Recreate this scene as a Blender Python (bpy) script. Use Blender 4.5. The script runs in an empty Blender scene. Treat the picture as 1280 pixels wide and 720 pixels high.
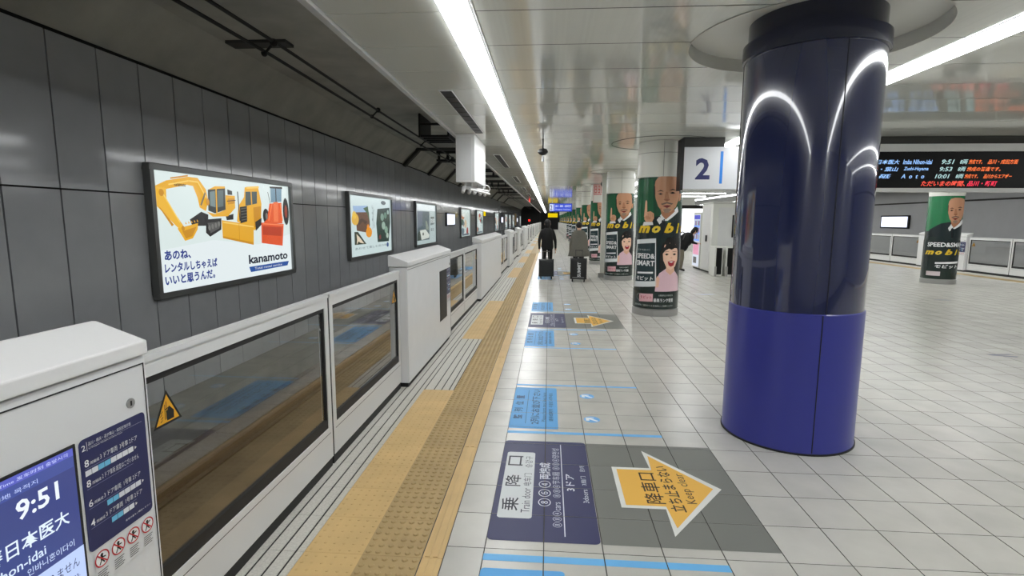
import bpy, bmesh, math, random
from mathutils import Vector, Matrix
from mathutils.geometry import tessellate_polygon
random.seed(7)
PI = math.pi
SC = bpy.context.scene
COL = SC.collection

# ------------------------------------------------------------------ camera, world, exposure
cd = bpy.data.cameras.new('camera'); cd.sensor_width = 36.0; cd.lens = 650.0 / 1280.0 * 36.0
cd.clip_start = 0.05; cd.clip_end = 400
cam = bpy.data.objects.new('camera', cd); COL.objects.link(cam)
R_ = Vector((0.99749731, 0.0704792, 0.00563835)); U_ = Vector((-0.01471521, 0.12894189, 0.99154297)); F_ = Vector((-0.06915613, 0.98914441, -0.1296563))
M = Matrix.Identity(4)
for i in range(3):
    M[i][0], M[i][1], M[i][2] = R_[i], U_[i], -F_[i]
M[2][3] = 1.6576
cam.matrix_world = M
SC.camera = cam
w = bpy.data.worlds.new('world'); SC.world = w; w.use_nodes = True
w.node_tree.nodes['Background'].inputs[0].default_value = (0.02, 0.021, 0.023, 1)
w.node_tree.nodes['Background'].inputs[1].default_value = 0.3
vs = SC.view_settings
vs.view_transform = 'Standard'; vs.look = 'None'; vs.exposure = 0.16; vs.gamma = 1.0; vs.use_curve_mapping = False
SC.cycles.use_denoising = True
SC.cycles.max_bounces = 9; SC.cycles.diffuse_bounces = 4; SC.cycles.glossy_bounces = 5
SC.cycles.transparent_max_bounces = 24
SC.cycles.caustics_reflective = False; SC.cycles.caustics_refractive = False
SC.cycles.sample_clamp_indirect = 6.0
LED = 14.5            # brightness of the ceiling light lines

# ------------------------------------------------------------------ materials
def lin(c):
    r = []
    for v in c[:3]:
        v = v / 255.0
        r.append(v / 12.92 if v <= 0.04045 else ((v + 0.055) / 1.055) ** 2.4)
    return (r[0], r[1], r[2], 1.0)
MATS = {}
def mat(name, rgb, rough=0.5, metal=0.0, spec=0.5, var=0.0, scale=8.0, bump=0.0, bscale=60.0, coat=0.0, rnd=0.0, crough=0.05):
    m = bpy.data.materials.new(name); m.use_nodes = True; MATS[name] = m
    nt = m.node_tree; b = nt.nodes['Principled BSDF']
    b.inputs['Base Color'].default_value = lin(rgb)
    b.inputs['Roughness'].default_value = rough; b.inputs['Metallic'].default_value = metal
    b.inputs['Specular IOR Level'].default_value = spec
    b.inputs['Coat Weight'].default_value = coat; b.inputs['Coat Roughness'].default_value = crough
    geo = nt.nodes.new('ShaderNodeNewGeometry')
    if var or rnd:
        n = nt.nodes.new('ShaderNodeTexNoise'); n.inputs['Scale'].default_value = scale; n.inputs['Detail'].default_value = 5
        nt.links.new(geo.outputs['Position'], n.inputs['Vector'])
        mr = nt.nodes.new('ShaderNodeMapRange'); mr.inputs['From Min'].default_value = 0.25; mr.inputs['From Max'].default_value = 0.75
        mr.inputs['To Min'].default_value = 1 - var; mr.inputs['To Max'].default_value = 1 + var
        nt.links.new(n.outputs['Fac'], mr.inputs['Value'])
        val = mr.outputs['Result']
        if rnd:
            oi = nt.nodes.new('ShaderNodeObjectInfo')
            ad = nt.nodes.new('ShaderNodeMath'); ad.operation = 'ADD'
            nt.links.new(oi.outputs['Random'], ad.inputs[0]); nt.links.new(geo.outputs['Random Per Island'], ad.inputs[1])
            fr = nt.nodes.new('ShaderNodeMath'); fr.operation = 'FRACT'; nt.links.new(ad.outputs[0], fr.inputs[0])
            m2 = nt.nodes.new('ShaderNodeMapRange'); m2.inputs['To Min'].default_value = 1 - rnd; m2.inputs['To Max'].default_value = 1 + rnd
            nt.links.new(fr.outputs[0], m2.inputs['Value'])
            mu = nt.nodes.new('ShaderNodeMath'); mu.operation = 'MULTIPLY'
            nt.links.new(val, mu.inputs[0]); nt.links.new(m2.outputs['Result'], mu.inputs[1]); val = mu.outputs[0]
        vm = nt.nodes.new('ShaderNodeVectorMath'); vm.operation = 'SCALE'
        vm.inputs[0].default_value = lin(rgb)[:3]; nt.links.new(val, vm.inputs['Scale'])
        nt.links.new(vm.outputs[0], b.inputs['Base Color'])
    if bump:
        n2 = nt.nodes.new('ShaderNodeTexNoise'); n2.inputs['Scale'].default_value = bscale
        nt.links.new(geo.outputs['Position'], n2.inputs['Vector'])
        bp = nt.nodes.new('ShaderNodeBump'); bp.inputs['Strength'].default_value = bump; bp.inputs['Distance'].default_value = 0.01
        nt.links.new(n2.outputs['Fac'], bp.inputs['Height']); nt.links.new(bp.outputs[0], b.inputs['Normal'])
    return m
def emit(name, rgb, s):
    m = bpy.data.materials.new(name); m.use_nodes = True; MATS[name] = m
    nt = m.node_tree; nt.nodes.clear()
    o = nt.nodes.new('ShaderNodeOutputMaterial'); e = nt.nodes.new('ShaderNodeEmission')
    e.inputs[0].default_value = lin(rgb); e.inputs[1].default_value = s
    nt.links.new(e.outputs[0], o.inputs[0]); return m
def printed(name, rough=0.4, lit=0.0, spec=0.4, coat=0.0):
    m = bpy.data.materials.new(name); m.use_nodes = True; MATS[name] = m
    nt = m.node_tree; b = nt.nodes['Principled BSDF']
    a = nt.nodes.new('ShaderNodeAttribute'); a.attribute_name = 'ink'
    b.inputs['Roughness'].default_value = rough; b.inputs['Specular IOR Level'].default_value = spec
    b.inputs['Coat Weight'].default_value = coat; b.inputs['Coat Roughness'].default_value = 0.06
    if lit:
        b.inputs['Base Color'].default_value = (0.03, 0.03, 0.03, 1)
        nt.links.new(a.outputs['Color'], b.inputs['Emission Color']); b.inputs['Emission Strength'].default_value = lit
    else:
        nt.links.new(a.outputs['Color'], b.inputs['Base Color'])
    return m
def glass(name, tint, refl=1.0, ior=1.5):
    m = bpy.data.materials.new(name); m.use_nodes = True; MATS[name] = m
    nt = m.node_tree; nt.nodes.clear()
    o = nt.nodes.new('ShaderNodeOutputMaterial'); t = nt.nodes.new('ShaderNodeBsdfTransparent'); g = nt.nodes.new('ShaderNodeBsdfGlossy')
    t.inputs[0].default_value = tint; g.inputs['Roughness'].default_value = 0.02; g.inputs[0].default_value = (1, 1, 1, 1)
    f = nt.nodes.new('ShaderNodeFresnel'); f.inputs['IOR'].default_value = ior
    mx = nt.nodes.new('ShaderNodeMixShader')
    ge = nt.nodes.new('ShaderNodeNewGeometry'); ma = nt.nodes.new('ShaderNodeMath'); ma.operation = 'MULTIPLY_ADD'; ma.inputs[1].default_value = -refl; ma.inputs[2].default_value = refl
    mb_ = nt.nodes.new('ShaderNodeMath'); mb_.operation = 'MULTIPLY'; mb_.use_clamp = True
    nt.links.new(ge.outputs['Backfacing'], ma.inputs[0]); nt.links.new(f.outputs[0], mb_.inputs[0]); nt.links.new(ma.outputs[0], mb_.inputs[1])
    nt.links.new(mb_.outputs[0], mx.inputs[0]); nt.links.new(t.outputs[0], mx.inputs[1]); nt.links.new(g.outputs[0], mx.inputs[2])
    nt.links.new(mx.outputs[0], o.inputs[0]); return m

mat('floor_tile', (194, 192, 185), 0.27, var=0.10, scale=3.0, rnd=0.035, bump=0.03, bscale=25)
mat('grout', (78, 76, 72), 0.8)
mat('tactile_warning', (174, 149, 102), 0.55, var=0.10, scale=5, rnd=0.03)
mat('tactile_guide', (206, 174, 118), 0.5, var=0.08, scale=5, rnd=0.03)
mat('groove_tile', (194, 192, 184), 0.5, var=0.18, scale=90, rnd=0.03)
mat('dark_groove', (30, 29, 28), 0.8)
mat('ceiling_panel', (222, 224, 216), 0.07, spec=0.55, var=0.03, scale=1.2, rnd=0.02)
mat('ceiling_void', (60, 60, 58), 0.8)
mat('wall_panel', (178, 181, 185), 0.11, spec=0.6, var=0.04, scale=4, rnd=0.04, bump=0.015, bscale=2)
mat('wall_joint', (14, 14, 14), 0.9); mat('wall_far_side', (196, 197, 200), 0.3, var=0.04, scale=2)
mat('concrete_soot', (178, 178, 170), 0.85, var=0.22, scale=1.4, bump=0.2, bscale=20)
mat('concrete_dark', (74, 74, 72), 0.9, var=0.2, scale=1.2)
mat('ledge_concrete', (122, 120, 108), 0.85, var=0.2, scale=2.0); mat('track_bed', (108, 92, 70), 0.9, var=0.3, scale=2.5, bump=0.6, bscale=14)
mat('rail_steel', (120, 95, 75), 0.4, metal=0.8)
mat('black_metal', (22, 22, 23), 0.5)
mat('cable_black', (12, 12, 12), 0.6)
mat('white_paint', (222, 223, 224), 0.35, var=0.02, scale=6)
mat('white_lid', (226, 226, 226), 0.3)
mat('aluminium', (216, 217, 217), 0.35, metal=0.0, spec=0.6)
mat('gasket', (26, 26, 27), 0.6)
mat('steel', (168, 168, 166), 0.35, metal=0.6)
mat('frame_metal', (120, 122, 122), 0.3, metal=0.35)
mat('pillar_white', (222, 222, 214), 0.25)
mat('pillar_seam', (90, 90, 88), 0.6)
mat('pillar_blue', (48, 54, 142), 0.28, spec=0.5, coat=0.3, crough=0.15)
mat('pillar_navy_gloss', (26, 34, 74), 0.14, spec=0.6, coat=1.0, crough=0.03)
mat('pillar_ring', (18, 23, 52), 0.25, coat=0.5)
mat('sign_white', (214, 216, 220), 0.35)
mat('board_black', (9, 9, 11), 0.45, spec=0.25)
mat('skin', (206, 160, 132), 0.55)
mat('hair_black', (16, 14, 14), 0.6)
mat('cloth_black', (20, 20, 21), 0.85, var=0.1, scale=30)
mat('cloth_trouser', (14, 14, 16), 0.85)
mat('cloth_grey', (104, 102, 94), 0.9, var=0.15, scale=60)
mat('cloth_khaki', (120, 114, 98), 0.9)
mat('bag_grey', (78, 76, 72), 0.85)
mat('shoe', (18, 17, 17), 0.5)
mat('case_dark', (24, 28, 30), 0.4)
mat('case_black', (16, 16, 17), 0.45)
mat('rubber', (14, 14, 14), 0.7)
mat('booth_white', (226, 227, 222), 0.4)
mat('far_white', (200, 200, 196), 0.5)
mat('far_dark', (28, 28, 28), 0.8)
printed('ink_floor', 0.45, spec=0.3); printed('ink_poster', 0.25, coat=0.35); printed('ink_lit', 0.2, 0.82); printed('ink_screen', 0.15, 0.95); printed('ink_label', 0.4); printed('ink_led', 0.5, 1.05, 0.2)
emit('led', (252, 254, 255), LED); emit('red_lamp', (255, 30, 25), 6.0); emit('white_screen', (225, 232, 255), 1.6); emit('lit_yellow', (245, 215, 20), 0.8)
emit('lightbox_white', (250, 252, 255), 1.5)
glass('door_glass', (0.955, 0.965, 0.955, 1), refl=1.6, ior=1.52)
glass('clear_glass', (0.9, 0.92, 0.92, 1))

# ------------------------------------------------------------------ mesh helpers
class MB:
    def __init__(s): s.v = []; s.f = []; s.m = []
    def add(s, vs, fs, mi=0):
        b = len(s.v); s.v += [tuple(v) for v in vs]; s.f += [tuple(b + i for i in f) for f in fs]; s.m += [mi] * len(fs); return s
    def box(s, x0, x1, y0, y1, z0, z1, mi=0, skip=''):
        vs = [(x0, y0, z0), (x1, y0, z0), (x1, y1, z0), (x0, y1, z0), (x0, y0, z1), (x1, y0, z1), (x1, y1, z1), (x0, y1, z1)]
        F = {'b': (3, 2, 1, 0), 't': (4, 5, 6, 7), 'f': (0, 1, 5, 4), 'r': (1, 2, 6, 5), 'k': (2, 3, 7, 6), 'l': (3, 0, 4, 7)}
        return s.add(vs, [F[k] for k in F if k not in skip], mi)
    def prism(s, poly, fn, a, b, mi=0):           # poly in 2D, fn(u,v,w) -> point, from w=a to w=b
        n = len(poly)
        vs = [fn(u, v, a) for u, v in poly] + [fn(u, v, b) for u, v in poly]
        fs = [tuple(range(n - 1, -1, -1)), tuple(range(n, 2 * n))] + [(i, (i + 1) % n, n + (i + 1) % n, n + i) for i in range(n)]
        return s.add(vs, fs, mi)
    def cyl(s, p0, p1, r0, r1=None, n=12, mi=0, cap=True):
        r1 = r0 if r1 is None else r1
        p0 = Vector(p0); p1 = Vector(p1); d = (p1 - p0).normalized()
        a = d.orthogonal().normalized(); b = d.cross(a)
        vs = []
        for p, r in ((p0, r0), (p1, r1)):
            vs += [p + (a * math.cos(2 * PI * i / n) + b * math.sin(2 * PI * i / n)) * r for i in range(n)]
        fs = [(i, (i + 1) % n, n + (i + 1) % n, n + i) for i in range(n)]
        if cap: fs += [tuple(range(n - 1, -1, -1)), tuple(range(n, 2 * n))]
        return s.add(vs, fs, mi)
    def tube(s, pts, r, n=8, mi=0):
        for i in range(len(pts) - 1): s.cyl(pts[i], pts[i + 1], r, n=n, mi=mi)
        return s
    def lathe(s, prof, c=(0, 0, 0), n=48, mi=0, a0=0, a1=2 * PI, close=True):
        full = abs(a1 - a0 - 2 * PI) < 1e-6; k = n if full else n + 1
        vs = []
        for (r, z) in prof:
            vs += [(c[0] + r * math.cos(a0 + (a1 - a0) * i / n), c[1] + r * math.sin(a0 + (a1 - a0) * i / n), c[2] + z) for i in range(k)]
        fs = []
        for j in range(len(prof) - 1):
            for i in range(n):
                i2 = (i + 1) % k
                fs.append((j * k + i, j * k + i2, (j + 1) * k + i2, (j + 1) * k + i))
        return s.add(vs, fs, mi)
    def ball(s, c, r, n=12, m=8, mi=0, rot=None):
        rx, ry, rz = (r, r, r) if not isinstance(r, tuple) else r
        vs = []; fs = []
        for j in range(m + 1):
            t = PI * j / m
            for i in range(n):
                p = 2 * PI * i / n
                q = Vector((rx * math.sin(t) * math.cos(p), ry * math.sin(t) * math.sin(p), rz * math.cos(t)))
                if rot is not None: q = rot @ q
                vs.append((c[0] + q[0], c[1] + q[1], c[2] + q[2]))
        for j in range(m):
            for i in range(n): fs.append((j * n + i, (j + 1) * n + i, (j + 1) * n + (i + 1) % n, j * n + (i + 1) % n))
        return s.add(vs, fs, mi)
    def mesh(s, name, mats, smooth=False, bevel=0.0, segs=2):
        me = bpy.data.meshes.new(name); me.from_pydata(s.v, [], s.f)
        for m in ([mats] if isinstance(mats, str) else mats): me.materials.append(MATS[m])
        me.polygons.foreach_set('material_index', s.m)
        bm = bmesh.new(); bm.from_mesh(me)
        if smooth or bevel: bmesh.ops.remove_doubles(bm, verts=bm.verts, dist=1e-5)
        bmesh.ops.recalc_face_normals(bm, faces=bm.faces)
        if bevel:
            ed = [e for e in bm.edges if len(e.link_faces) == 2 and e.calc_face_angle(0) > 0.6]
            bmesh.ops.bevel(bm, geom=ed, offset=bevel, segments=segs, profile=0.5, affect='EDGES')
        bm.to_mesh(me); bm.free()
        if smooth:
            me.polygons.foreach_set('use_smooth', [True] * len(me.polygons))
            me.set_sharp_from_angle(angle=0.7)
        me.update(); return me
    def build(s, name, mats, parent=None, smooth=False, bevel=0.0, segs=2):
        return link(name, s.mesh(name, mats, smooth, bevel, segs), parent)
def link(name, me, parent=None, loc=None, rz=None):
    o = bpy.data.objects.new(name, me); COL.objects.link(o)
    if parent is not None: o.parent = parent
    if loc is not None: o.location = loc
    if rz is not None: o.rotation_euler = (0, 0, rz)
    return o
def tag(o, label, cat, group=None):
    o['label'] = label; o['category'] = cat
    if group: o['group'] = group
    return o
def thing(name, label, cat, loc=(0, 0, 0), rz=0.0, group=None):
    o = link(name, None, None, loc, rz); o.empty_display_size = 0.1
    return tag(o, label, cat, group)
def struct(o): o['kind'] = 'structure'; return o
def stuff(o): o['kind'] = 'stuff'; return o
def copy_tree(o, parent=None):
    c = o.copy(); COL.objects.link(c); c.parent = parent
    for ch in list(o.children): copy_tree(ch, c)
    return c
def dup(o, loc, rz=None, label=None, group=None):
    c = copy_tree(o); c.location = loc
    if rz is not None: c.rotation_euler = (0, 0, rz)
    if label: c['label'] = label
    if group: c['group'] = group
    return c

# flat print: shapes in a 2D sheet, each with its ink, wrapped on any surface
TXT = {}
def glyphs(body, bold=0.0, shear=0.0):
    k = (body, bold, shear)
    if k not in TXT:
        c = bpy.data.curves.new('t', 'FONT'); c.body = body; c.resolution_u = 2; c.offset = bold; c.shear = shear
        o = bpy.data.objects.new('t', c); COL.objects.link(o)
        me = o.to_mesh()
        vs = [(v.co.x, v.co.y) for v in me.vertices]; fs = [tuple(p.vertices) for p in me.polygons]
        o.to_mesh_clear(); bpy.data.objects.remove(o); bpy.data.curves.remove(c)
        xs = [a for a, b in vs] or [0, 1]; ys = [b for a, b in vs] or [0, 1]
        TXT[k] = (vs, fs, min(xs), max(xs), min(ys), max(ys))
    return TXT[k]
class Print:
    def __init__(s, step=0.0008): s.v = []; s.f = []; s.c = []; s.L = 0; s.step = step
    def poly(s, pts, rgb, up=1):
        s.L += up; z = s.L * s.step; b = len(s.v)
        s.v += [(p[0], p[1], z) for p in pts]
        if len(pts) <= 4 and len(pts) == 3: tr = [(0, 1, 2)]
        else: tr = tessellate_polygon([[Vector((p[0], p[1], 0)) for p in pts]])
        for t in tr: s.f.append(tuple(b + i for i in t)); s.c.append(rgb)
        return s
    def rect(s, x0, x1, y0, y1, rgb, r=0.0, up=1):
        if r <= 0: return s.poly([(x0, y0), (x1, y0), (x1, y1), (x0, y1)], rgb, up)
        pts = []
        for cx, cy, a in ((x1 - r, y1 - r, 0), (x0 + r, y1 - r, 90), (x0 + r, y0 + r, 180), (x1 - r, y0 + r, 270)):
            for k in range(5):
                t = math.radians(a + 22.5 * k); pts.append((cx + r * math.cos(t), cy + r * math.sin(t)))
        return s.poly(pts, rgb, up)
    def ell(s, cx, cy, rx, ry, rgb, n=20, up=1, a0=0, a1=2 * PI):
        return s.poly([(cx + rx * math.cos(a0 + (a1 - a0) * i / n), cy + ry * math.sin(a0 + (a1 - a0) * i / n)) for i in range(n)], rgb, up)
    def ring(s, cx, cy, r0, r1, rgb, n=20, up=1):
        s.L += up; z = s.L * s.step; b = len(s.v)
        for i in range(n):
            t = 2 * PI * i / n
            s.v += [(cx + r0 * math.cos(t), cy + r0 * math.sin(t), z), (cx + r1 * math.cos(t), cy + r1 * math.sin(t), z)]
        for i in range(n):
            j = (i + 1) % n; s.f.append((b + 2 * i, b + 2 * i + 1, b + 2 * j + 1, b + 2 * j)); s.c.append(rgb)
        return s
    def line(s, x0, y0, x1, y1, wd, rgb, up=1):
        d = Vector((x1 - x0, y1 - y0)).normalized(); n = Vector((-d.y, d.x)) * wd / 2
        return s.poly([(x0 + n.x, y0 + n.y), (x0 - n.x, y0 - n.y), (x1 - n.x, y1 - n.y), (x1 + n.x, y1 + n.y)], rgb, up)
    def text(s, body, x0, x1, y0, h, rgb, bold=0.0, shear=0.0, up=1, vert=False):
        # glyph run fitted between x0 and x1, standing on y0, h tall
        vs, fs, ax, bx, ay, by = glyphs(body, bold, shear)
        s.L += up; z = s.L * s.step; b = len(s.v)
        kx = (x1 - x0) / max(1e-6, bx - ax); ky = h / max(1e-6, by - ay)
        for (x, y) in vs: s.v.append((x0 + (x - ax) * kx, y0 + (y - ay) * ky, z))
        for f in fs: s.f.append(tuple(b + i for i in f)); s.c.append(rgb)
        return s
    def build(s, name, material, fn, parent=None, cut=0.0):
        bm = bmesh.new(); lay = bm.faces.layers.int.new('ci')
        vv = [bm.verts.new(v) for v in s.v]
        pal = []; idx = {}
        for f, c in zip(s.f, s.c):
            if len(set(f)) < 3: continue
            try: fc = bm.faces.new([vv[i] for i in f])
            except ValueError: continue
            if c not in idx: idx[c] = len(pal); pal.append(lin(c))
            fc[lay] = idx[c]
        if cut:
            xs = [v[0] for v in s.v]; x = math.ceil(min(xs) / cut) * cut
            while x < max(xs):
                bmesh.ops.bisect_plane(bm, geom=bm.verts[:] + bm.edges[:] + bm.faces[:], plane_co=(x, 0, 0), plane_no=(1, 0, 0), dist=1e-6)
                x += cut
        for f in bm.faces:
            f.normal_update()
            if f.normal.z < 0: f.normal_flip()
        cs = [f[lay] for f in bm.faces]
        for v in bm.verts: v.co = fn(*v.co)
        me = bpy.data.meshes.new(name); bm.to_mesh(me); bm.free()
        at = me.color_attributes.new('ink', 'FLOAT_COLOR', 'CORNER')
        buf = []
        for p, ci in zip(me.polygons, cs): buf += list(pal[ci]) * p.loop_total
        at.data.foreach_set('color', buf)
        me.materials.append(MATS[material]); me.update()
        return link(name, me, parent)

# ------------------------------------------------------------------ dimensions (metres; x across the platform, y along the track)
Y0, Y1 = -4.0, 96.0
CEIL = 3.0
TX, TY = 0.300, 0.3164           # floor tile pitch
TX0, TY0 = -0.303, 2.440
MIRX = 12.68                     # island platform: other edge mirrors about x = 6.34
WALLX = -5.0

# ================================================================== floor
floor = struct(MB().box(-1.62, 14.30, Y0, Y1, -1.2, -0.004).build('floor', 'grout'))
tile_me = MB().box(-TX / 2 + 0.0028, TX / 2 - 0.0028, -TY / 2 + 0.0018, TY / 2 - 0.0018, -0.012, 0, skip='bfrkl').box(-TX / 2 + 0.0028, TX / 2 - 0.0028, -TY / 2 + 0.0018, TY / 2 - 0.0018, -0.012, 0, 1, skip='bt').mesh('floor_tile', ['floor_tile', 'grout'])
cut_me = MB().box(-0.0945, 0.0945, -TY / 2 + 0.0018, TY / 2 - 0.0018, -0.012, 0, skip='bfrkl').box(-0.0945, 0.0945, -TY / 2 + 0.0018, TY / 2 - 0.0018, -0.012, 0, 1, skip='bt').mesh('cut_tile', ['floor_tile', 'grout'])
cells = []
for i in range(-1, 46):
    for j in range(-14, 145):
        cx = TX0 + TX * (i + 0.5) if i >= 0 else -0.400
        cy = TY0 + TY * (j + 0.5)
        d = Vector((cx, cy, 0)) - Vector((0, 0, 1.6576)); dep = d.dot(F_)
        vis = dep > 0.5 and abs(d.dot(R_) / dep) < 1.04 and abs(d.dot(U_) / dep) < 0.60
        cells.append((0 if vis else 1, d.length, i, cx, cy))
cells.sort()
rest = MB()
for n, (nv, dist, i, cx, cy) in enumerate(cells):
    if n < 298:
        link('floor_tile', tile_me if i >= 0 else cut_me, floor, (cx, cy, 0))
    else:
        hw = TX / 2 - 0.0028 if i >= 0 else 0.0945
        rest.box(cx - hw, cx + hw, cy - TY / 2 + 0.0018, cy + TY / 2 - 0.0018, -0.012, 0, skip='bfrkl'); rest.box(cx - hw, cx + hw, cy - TY / 2 + 0.0018, cy + TY / 2 - 0.0018, -0.012, 0, 1, skip='bt')
stuff(rest.build('tile_field', ['floor_tile', 'grout'], floor))
struct(MB().box(-0.5, 13.2, TY0 + TY * 145, Y1, -0.012, 0, skip='b').build('floor_far', 'floor_tile', floor))

# tactile paving along the platform edge
def studs(mb, cx, cy, wx, n, r, h, mi=0):
    for a in range(n):
        for b in range(n):
            x = cx + wx * ((a + 0.5) / n - 0.5); y = cy + TY * ((b + 0.5) / n - 0.5)
            mb.cyl((x, y, 0), (x, y, h), r, r * 0.72, n=8, mi=mi, cap=False)
            mb.add([(x + r * 0.72 * math.cos(2 * PI * q / 8), y + r * 0.72 * math.sin(2 * PI * q / 8), h) for q in range(8)], [tuple(range(8))], mi)
def tact_mesh(kind, name, m):
    b = MB(); hw = 0.1485
    b.box(-hw, hw, -TY / 2 + 0.001, TY / 2 - 0.001, -0.012, 0, skip='b')
    studs(b, 0, 0, 0.30, 6, 0.0165 if kind == 'w' else 0.008, 0.006 if kind == 'w' else 0.0025)
    return b.mesh(name, m)
warn_me = tact_mesh('w', 'warning_tile', 'tactile_warning'); guide_me = tact_mesh('g', 'guide_tile', 'tactile_guide')
eb = MB().box(-0.0505, 0.0505, -TY * 2 + 0.001, TY * 2 - 0.001, -0.012, 0, skip='b')
for x in (-0.026, 0.014): eb.box(x - 0.012, x + 0.012, -TY * 2 + 0.006, TY * 2 - 0.006, 0, 0.004, skip='b')
edge_me = eb.mesh('edging_strip', 'tactile_guide')
def door_zone(y): return any(a - 0.05 < y < b + 0.05 for a, b in OPENINGS)
# platform screen door rhythm: cabinets (start, end)
CABS = [(-0.70, 1.62), (4.90, 7.11), (10.44, 14.90), (18.15, 20.45), (23.72, 26.02), (29.30, 33.80), (37.05, 39.35), (42.62, 44.92), (48.20, 52.70), (55.95, 58.25), (61.52, 63.82), (67.10, 71.60), (74.85, 77.15), (80.42, 82.72), (86.0, 90.5)]
OPENINGS = [(CABS[k][1], CABS[k + 1][0]) for k in range(len(CABS) - 1)] + [(-4.0, -0.7)]
def groove_mesh(xa, xb, name):
    b = MB(); b.box(xa, xb, -TY / 2 + 0.0015, TY / 2 - 0.0015, -0.012, -0.003, 1, skip='b')
    x = xb - 0.05 if xa < -1.4 else xb
    edges = [xb]; q = xb - 0.047
    while q > xa + 0.02: edges.append(q); q -= 0.0745
    edges.append(xa)
    for e1, e0 in zip(edges[:-1], edges[1:]):
        b.box(e0 + 0.0055, e1 - 0.0055, -TY / 2 + 0.0015, TY / 2 - 0.0015, -0.012, 0, 0, skip='b')
    return b.mesh(name, ['groove_tile', 'dark_groove'])
gr_narrow = groove_mesh(-1.615, -1.198, 'grooved_tile'); gr_wide = groove_mesh(-1.198, -0.908, 'grooved_tile_inner')
far_t = MB(); far_g = MB(); far_r = MB()
for j in range(-16, 290):
    cy = TY0 + TY * (j + 0.5) - 0.10; dz = door_zone(cy)
    if 0 < cy < 26:
        link('warning_tile', warn_me, floor, (-0.756, cy, 0))
        if dz: link('guide_tile', guide_me, floor, (-1.053, cy, 0))
        else: link('grooved_tile', gr_wide, floor, (0, cy, 0))
        link('grooved_tile', gr_narrow, floor, (0, cy, 0))
        if j % 4 == 0: link('edging_strip', edge_me, floor, (-0.5505, cy + TY * 1.5, 0))
    else:
        far_t.box(-0.907, -0.498, cy - TY / 2 + 0.001, cy + TY / 2 - 0.001, -0.012, 0.001, skip='b')
        (far_g if dz else far_r).box(-1.198, -0.909, cy - TY / 2 + 0.001, cy + TY / 2 - 0.001, -0.012, 0, skip='b')
        far_r.box(-1.615, -1.2, cy - TY / 2 + 0.001, cy + TY / 2 - 0.001, -0.012, 0, skip='b')
stuff(far_t.build('warning_tile_field', 'tactile_warning', floor)); stuff(far_g.build('guide_tile_field', 'tactile_guide', floor)); stuff(far_r.build('grooved_tile_field', 'groove_tile', floor))
ro = MB(); rg = MB(); rb = MB()
for j in range(0, 110):
    cy = TY0 + TY * (j + 0.5)
    ro.box(13.178, 13.587, cy - TY / 2 + 0.001, cy + TY / 2 - 0.001, -0.012, 0.001, skip='b')
    rb.box(13.59, 14.295, cy - TY / 2 + 0.001, cy + TY / 2 - 0.001, -0.012, 0, skip='b')
stuff(ro.build('warning_tile_field', 'tactile_warning', floor)); stuff(rb.build('grooved_tile_field', 'groove_tile', floor))

# ================================================================== track, tunnel, walls
struct(MB().box(-5.4, -1.62, Y0, Y1, -1.5, -1.12).build('track_floor', 'track_bed'))
struct(MB().box(-5.0, -4.45, Y0, Y1, -1.12, -0.70).build('track_ledge', 'ledge_concrete'))
struct(MB().box(14.30, 18.1, Y0, Y1, -1.5, -1.12).build('track_floor', 'track_bed'))
for x in (-3.75, -2.68):
    b = MB().box(x - 0.035, x + 0.035, Y0, Y1, -1.03, -0.985).box(x - 0.008, x + 0.008, Y0, Y1, -1.10, -1.03).box(x - 0.07, x + 0.07, Y0, Y1, -1.12, -1.10)
    tag(b.build('rail', 'rail_steel'), 'brown steel running rail on the track bed behind the platform doors', 'rail', 'running rails')
wall = struct(MB().box(-5.4, -5.022, Y0, Y1, -1.5, 4.2).build('wall_left', 'wall_joint'))
PP = 0.589; PY0 = 5.077
wl = MB().box(-0.022, 0, -PP / 2 + 0.009, PP / 2 - 0.009, -0.70, 1.94, skip='l').mesh('wall_panel', 'wall_panel')
wu = MB().box(-0.022, 0, -PP / 2 + 0.009, PP / 2 - 0.009, 1.958, 3.52, skip='l').mesh('wall_panel_upper', 'wall_panel')
farw = MB()
for k in range(-14, 154):
    cy = PY0 + PP * (k + 0.5)
    if 1.5 < cy < 62:
        link('wall_panel', wl, wall, (WALLX, cy, 0)); link('wall_panel', wu, wall, (WALLX, cy, 0))
    else:
        farw.box(WALLX - 0.022, WALLX, cy - PP / 2 + 0.009, cy + PP / 2 - 0.009, -0.70, 1.94, skip='l')
        farw.box(WALLX - 0.022, WALLX, cy - PP / 2 + 0.009, cy + PP / 2 - 0.009, 1.958, 3.52, skip='l')
stuff(farw.build('wall_panel_field', 'wall_panel', wall))
struct(MB().box(17.73, 18.1, Y0, Y1, -1.5, 4.2).build('wall_right', 'wall_far_side'))
struct(MB().box(17.70, 17.735, Y0, Y1, 2.55, 2.62).build('trim_1', 'concrete_dark'))
# haunch and tunnel soffit
hx = lambda u, v, y: (u, y, v)
struct(MB().prism([(-5.03, 3.525), (-4.50, 4.07), (-5.4, 4.3), (-5.4, 3.525)], hx, Y0, Y1).build('tunnel_haunch', 'concrete_soot'))
struct(MB().box(-5.4, -1.45, Y0, Y1, 4.07, 4.4).build('ceiling_tunnel', 'concrete_soot'))
struct(MB().box(14.1, 18.1, Y0, Y1, 3.7, 4.4).build('ceiling_tunnel', 'concrete_dark'))
struct(MB().box(-5.4, -1.62, 94.0, 96.0, -1.5, 4.2).box(-1.62, 18.1, 95.0, 96, -0.1, 4.2).build('wall_end', 'far_dark'))
struct(MB().box(-5.4, 18.1, Y0 - 0.2, Y0, -1.5, 4.3).build('wall_back', 'far_white'))
struct(MB().box(-5.022, -4.985, Y0, Y1, 3.505, 3.535).build('trim_20', 'wall_joint'))  # black strip standing in for the shadow between wall panels and haunch
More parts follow.
